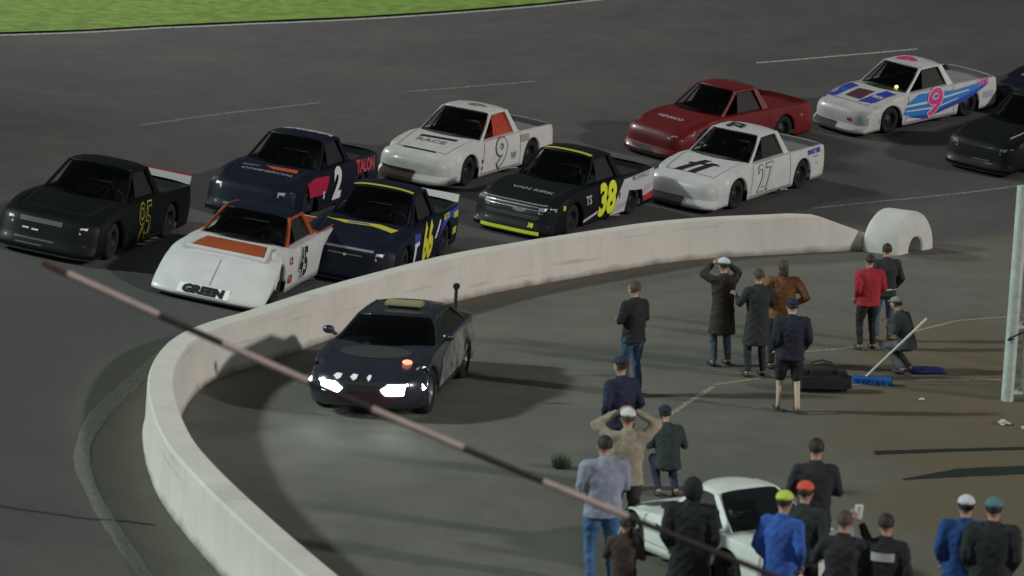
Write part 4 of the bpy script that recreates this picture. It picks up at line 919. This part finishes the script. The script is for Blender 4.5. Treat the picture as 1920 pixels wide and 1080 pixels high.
    # hair / cap / hood
    bm = bmesh.new(); c0 = hc-f*.012+Vector((0, 0, .012)); ellipsoid(bm, c0*k, (.104*k, .088*k, .112*k), 16, 12, rotH)
    drop = -.10 if hair == 'long' else -.035
    bmesh.ops.delete(bm, geom=[v for v in bm.verts if (v.co/k-hc).dot(f) > .045 and (v.co.z/k-hc.z) < .055 or (v.co.z/k-hc.z) < drop], context='VERTS'); o = obj_bm('hair', bm, hairm or HAIRD, root, True)
    if hair == 'long':
        bm = bmesh.new(); ellipsoid(bm, (hc-f*.05+Vector((0, 0, -.10)))*k, (.06*k, .085*k, .16*k), 12, 8, rotH); obj_bm('hair', bm, hairm or HAIRD, root, True)
    if cap:
        cm = mat('cap_%.2f_%.2f_%.2f' % cap, cap, .8, noise=.1); bm = bmesh.new(); ellipsoid(bm, (hc-f*.002+Vector((0, 0, .045)))*k, (.116*k, .098*k, .088*k), 16, 10, rotH)
        bmesh.ops.delete(bm, geom=[v for v in bm.verts if v.co.z/k-hc.z < .030], context='VERTS')
        if brim:
            br = [bm.verts.new(((hc+f*(.07+.10*math.sin(t))+sd*(.085*math.cos(t))+Vector((0, 0, .042-.012*math.sin(t))))*k)) for t in np.linspace(0, math.pi, 9)]; bm.faces.new(br)
        o = obj_bm('cap', bm, cm, root, True); md = o.modifiers.new('t', 'SOLIDIFY'); md.thickness = .006
    if hood:
        bm = bmesh.new(); ellipsoid(bm, (hc-f*.02)*k, (.118*k, .108*k, .135*k), 16, 12, rotH); bmesh.ops.delete(bm, geom=[v for v in bm.verts if (v.co/k-hc).dot(f) > .075], context='VERTS'); o = obj_bm('hood', bm, tm, root, True); md = o.modifiers.new('t', 'SOLIDIFY'); md.thickness = .01
    if belt:
        bm = bmesh.new(); tube(bm, [((Vector(J['pelvis'])+Vector((math.cos(a)*.135, math.sin(a)*.175*b, .03)))*k) for a in np.linspace(0, 2*math.pi, 20)], .022, 6); obj_bm('belt', bm, mat('belt_pale', belt, .7), root, True)
    if print_:
        col, zz, hh = print_; bm = bmesh.new()
        # curved print patch on the back
        P = []
        for i in range(7):
            a = math.pi+(i-3)*.22; P.append(a)
        for zi in (zz, zz+hh):
            for a in P: bm.verts.new(((Vector(L((math.cos(a)*.160, math.sin(a)*.205*b, zi+up))))*k))
        bm.verts.ensure_lookup_table()
        for i in range(6): bm.faces.new([bm.verts[i], bm.verts[i+1], bm.verts[i+8], bm.verts[i+7]])
        obj_bm('back_print', bm, mat('print_%.2f' % col[0], col, .7), root)
    return root, {n: Vector(v)*k for n, v in J.items()}
UP = lambda zz=1.62, xx=.22, dy=.12: dict(l=((.12, .34, 1.50), (xx, dy, zz)), r=((.12, -.34, 1.50), (xx, -dy, zz)))
FOLD = dict(l=((.03, .27, 1.17), (.22, .03, 1.20)), r=((.03, -.27, 1.17), (.24, -.02, 1.17)))
HOLD = dict(l=((.02, .27, 1.16), (.26, .10, 1.28)), r=((.02, -.27, 1.16), (.26, -.08, 1.28)))
HIPS = dict(l=((-.12, .38, 1.18), (.08, .20, 1.02)), r=((-.12, -.38, 1.18), (.08, -.20, 1.02)))
POCK = dict(l=((-.08, .27, 1.15), (.10, .20, .95)), r=((-.08, -.27, 1.15), (.10, -.20, .95)))
BK = (.012, .012, .016); NV = (.012, .018, .05); JN = (.035, .075, .14)
person('person in black jacket and blue jeans standing alone with arms folded, watching the trucks', 1.87, 39.72, 130, 1.76, BK, JN, arms=FOLD, hairm=HAIRB)
person('person in navy jacket and navy cap with a bright white patch, below the jeans wearer', 1.47, 33.97, 120, 1.74, NV, BK, cap=NV, arms=POCK, hairm=HAIRD, head_yaw=10)
person('person in cream sweater with both hands raised to the head, white cap', 1.44, 30.98, 100, 1.72, (.30, .26, .20), (.03, .03, .025), cap=(.62, .66, .66), arms=dict(l=((.10, .40, 1.55), (.10, .10, 1.72)), r=((.10, -.40, 1.55), (.10, -.10, 1.72))), hairm=HAIRB, build=1.1)
person('person in pale grey blue shirt and blue jeans standing just left of the white car', 1.12, 29.38, 105, 1.76, (.26, .29, .38), (.05, .13, .28), hairm=HAIRD, arms=HOLD, build=1.15)
person('crouching person in dark green and navy clothes beside the cream sweater', 2.10, 33.6, 100, 1.55, (.02, .035, .03), NV, crouch=.95, lean=25, arms=HOLD, cap=NV)
person('person in long dark coat with pale cap raising both hands to the face', 3.40, 42.2, 115, 1.76, (.03, .024, .02), (.05, .08, .11), cap=(.55, .62, .64), arms=UP(1.66, .16, .12), coat=True)
person('person in dark clothes holding a pale phone out, left of the orange top', 3.89, 41.4, 110, 1.74, (.02, .024, .026), (.016, .024, .028), arms=dict(l=((.05, .30, 1.2), (.20, .30, 1.30)), r=((.05, -.27, 1.2), (.22, -.1, 1.3))), coat=True, hairm=HAIRB)
person('person in burnt orange top and dark trousers in the middle of the group', 4.33, 42.1, 100, 1.78, (.20, .085, .03), (.014, .018, .022), arms=HIPS, hairm=HAIRB, hair='long', build=1.15)
person('person in navy hoodie and black shorts with bare shins, front of the group', 4.17, 38.9, 95, 1.72, (.012, .014, .03), BK, shorts=True, arms=POCK, shoes=(.03, .03, .03), step=.10, cap=NV, skin=mat('skin_pale', (.52, .40, .30), .55), build=1.12)
person('person in red shirt and black trousers near the white tyre', 5.97, 43.97, 110, 1.62, (.34, .018, .03), (.014, .014, .02), arms=POCK, build=1.15)
person('person in dark shirt and jeans with a pale belt behind the red shirt', 6.35, 44.74, 100, 1.70, (.02, .022, .03), (.06, .09, .15), belt=(.5, .52, .5), arms=POCK, hairm=HAIRD)
person('person in grey and black crouching by the push broom with a pale cap', 6.38, 42.1, 140, 1.60, (.035, .045, .045), (.10, .10, .11), crouch=.9, lean=20, cap=(.22, .27, .25), arms=HOLD)
person('person in black hooded coat standing against the side of the white car', 1.99, 27.46, 80, 1.78, (.008, .010, .013), BK, hood=True, arms=POCK, coat=True, build=1.12)
person('person in bright blue coat and neon yellow beanie behind the white car', 2.94, 27.32, 60, 1.70, (.03, .10, .42), (.012, .02, .05), cap=(.55, .70, .10), brim=False, arms=POCK, coat=True)
person('person in dark clothes with a coral red beanie beside the blue coat', 3.21, 27.77, 70, 1.70, (.02, .028, .03), BK, cap=(.72, .10, .06), brim=False, arms=POCK)
person('tall person in charcoal leaning slightly left, behind the coral beanie', 3.50, 29.3, 90, 1.82, (.018, .018, .024), (.016, .016, .02), arms=FOLD, lean=4, hairm=HAIRD)
rt, JJ = person('person in black jacket lifting a small white cup at the bottom right', 3.5, 26.6, 80, 1.70, (.016, .02, .02), BK, arms=dict(l=((.05, .3, 1.2), (.2, .2, 1.25)), r=((.10, -.30, 1.35), (.16, -.16, 1.62))), hairm=HAIRB)
person('person in black with white writing across the back at the bottom right', 3.92, 26.55, 75, 1.70, (.014, .014, .024), BK, arms=POCK, hairm=HAIRD, print_=((.45, .46, .50), 1.28, .09))
person('person in royal blue jacket with a white cap at the bottom right corner', 4.88, 27.4, 80, 1.70, (.012, .055, .22), BK, cap=(.60, .64, .72), arms=POCK, coat=True, build=1.1)
person('person in black with a teal and maroon cap at the bottom right corner', 5.12, 27.1, 80, 1.76, (.014, .018, .02), BK, cap=(.09, .20, .22), arms=POCK, build=1.15, belt=None)
person('short person in brown with dark hair standing at the front wheel of the white car', 1.30, 27.6, 85, 1.30, (.05, .035, .03), BK, arms=HOLD, hairm=HAIRD)
# cup in the raised hand
bm = bmesh.new(); bmesh.ops.create_cone(bm, cap_ends=True, segments=14, radius1=.032, radius2=.045, depth=.13)
wp_ = rt.matrix_basis @ (JJ['wrr']+Vector((.03, .02, .10))); o = obj_bm('cup', bm, mat('cup_white', (.65, .65, .6), .6), None, True); o.location = wp_; tag(o, 'small white paper cup held up at the bottom right', 'cup')

# ------------------------------------------------------------ things on the ground
def broom():
    root = empty('push_broom', (5.72, 41.15, 0), 0); tag(root, 'push broom with long white handle and blue head standing on the ground', 'broom')
    mh = mat('broom_blue', (.02, .16, .55), .6, noise=.15); bm = bmesh.new(); box(bm, -.32, .32, -.05, .05, .07, .13, .012); obj_bm('head', bm, mh, root)
    bm = bmesh.new()
    for i in range(40):
        for j in range(5): x = -.31+i*.0159; y = -.04+j*.02; tube(bm, [(x, y, .075), (x+random.uniform(-.015, .015), y+random.uniform(-.02, .02), .004)], .005, 3)
    obj_bm('bristles', bm, mh, root); root.rotation_euler = (0, 0, R(-12))
    bm = bmesh.new(); tube(bm, [(-.1, 0, .12), (.36, .12, .62), (.78, .22, 1.08)], .02, 8); obj_bm('handle', bm, mat('handle_white', (.62, .62, .58), .5), root, True)
broom()
def bag():
    bm = bmesh.new(); box(bm, -.45, .45, -.18, .18, 0, .36, .09); bmesh.ops.subdivide_edges(bm, edges=bm.edges[:], cuts=2, use_grid_fill=True)
    for v in bm.verts: v.co += Vector((random.uniform(-.012, .012), random.uniform(-.012, .012), random.uniform(-.02, .01))); v.co.z = max(0, v.co.z-.05*abs(v.co.x)**2*2)
    root = empty('duffel_bag', (4.86, 40.5, .002), R(6)); tag(root, 'black duffel bag lying on the ground between the group and the broom', 'bag')
    obj_bm('bag_body', bm, cloth('bag', (.010, .014, .012)), root, True)
    bm = bmesh.new()
    for s in (-1, 1): tube(bm, [(-.22, s*.1, .30), (-.16, s*.12, .43), (0, s*.13, .47), (.16, s*.12, .43), (.22, s*.1, .30)], .014, 6)
    obj_bm('handle', bm, M_frame, root)
bag()
def tarp():
    vs = []; n = 12
    for i in range(n):
        for j in range(n): u, v = i/(n-1)-.5, j/(n-1)-.5; vs.append((u*.62+.03*math.sin(v*9), v*.5+.03*math.sin(u*8), .03+.05*abs(math.sin(u*7+1)*math.cos(v*6))*(1-2*max(abs(u), abs(v)))+.004))
    o = mesh('folded_tarp', vs, [(i*n+j, i*n+j+1, (i+1)*n+j+1, (i+1)*n+j) for i in range(n-1) for j in range(n-1)], mat('tarp_blue', (.012, .03, .16), .6), None, True); o.location = (6.72, 42.35, 0)
    md = o.modifiers.new('t', 'SOLIDIFY'); md.thickness = .012; tag(o, 'dark blue folded tarp on the ground right of the broom', 'tarp')
tarp()
def shadow_strip(P, wd, label, name, dz, m):
    P = np.array(P, float); vs = []; n = 30; t = np.linspace(0, 1, n)
    X = np.interp(t, np.linspace(0, 1, len(P)), P[:, 0]); Y = np.interp(t, np.linspace(0, 1, len(P)), P[:, 1])
    for i in range(n):
        w_ = np.interp(t[i], np.linspace(0, 1, len(wd)), wd); w_ *= 1+.1*random.uniform(-1, 1)
        vs += [(X[i], Y[i]-w_/2, 0), (X[i], Y[i]-w_/2+.01, dz), (X[i], Y[i]+w_/2-.01, dz), (X[i], Y[i]+w_/2, 0)]
    o = mesh(name, vs, [(4*i+k, 4*i+k+1, 4*i+k+5, 4*i+k+4) for i in range(n-1) for k in range(3)]+[(0, 1, 2, 3)], m); tag(o, label, 'painted shadow'); return o
shadow_strip([(5.17, 36.45), (6.2, 36.75), (9.5, 37.6)], (.20, .14, .12), 'long thin cast shadow across the pit ground, made as a black strip', 'thin_shadow', .018, mat('thin_shadow_black', (.008, .010, .008), .8))  # shadow cast from beyond the right edge, built as a dark strip
shadow_strip([(5.35, 34.95), (6.2, 35.45), (9.2, 36.4)], (.04, .42, .50), 'wider cast shadow in front of the thin one, made as a black sheet', 'ground_shading', .016, mat('wide_shadow_black', (.010, .014, .014), .8))  # second cast shadow, built as a wider dark sheet
for i, (x, y, s, lab) in enumerate([(7.35, 38.6, .10, 'crumpled white paper scrap by the foot of the gate'), (6.35, 40.1, .05, 'small white scrap below the blue tarp'), (7.62, 38.35, .06, 'tiny white scrap nearest the right edge')]):
    bm = bmesh.new(); bmesh.ops.create_icosphere(bm, subdivisions=2, radius=s)
    for v in bm.verts: v.co *= random.uniform(.7, 1.2); v.co.z = max(v.co.z*.45+s*.3, 0)
    o = obj_bm('paper_scrap', bm, mat('paper', (.5, .5, .48), .8)); o.location = (x, y, 0); tag(o, lab, 'litter', 'scraps of litter on the pit ground')
bm = bmesh.new()
for k in range(240):
    a = random.uniform(0, 6.28); r = random.uniform(0, .11); hgt = random.uniform(.08, .24); p = Vector((r*math.cos(a), r*math.sin(a), 0)); t = p*1.6+Vector((0, 0, hgt)); d = Vector((random.uniform(-.01, .01), random.uniform(-.01, .01), 0)).normalized()*.006
    bm.faces.new([bm.verts.new(p-d), bm.verts.new(p+d), bm.verts.new(t)])
o = obj_bm('weed_tuft', bm, mat('weed_green', (.03, .06, .025), .8)); o.location = (.75, 34.95, 0); tag(o, 'small green weed tuft growing from the pit road left of the pale blue shirt', 'weed')
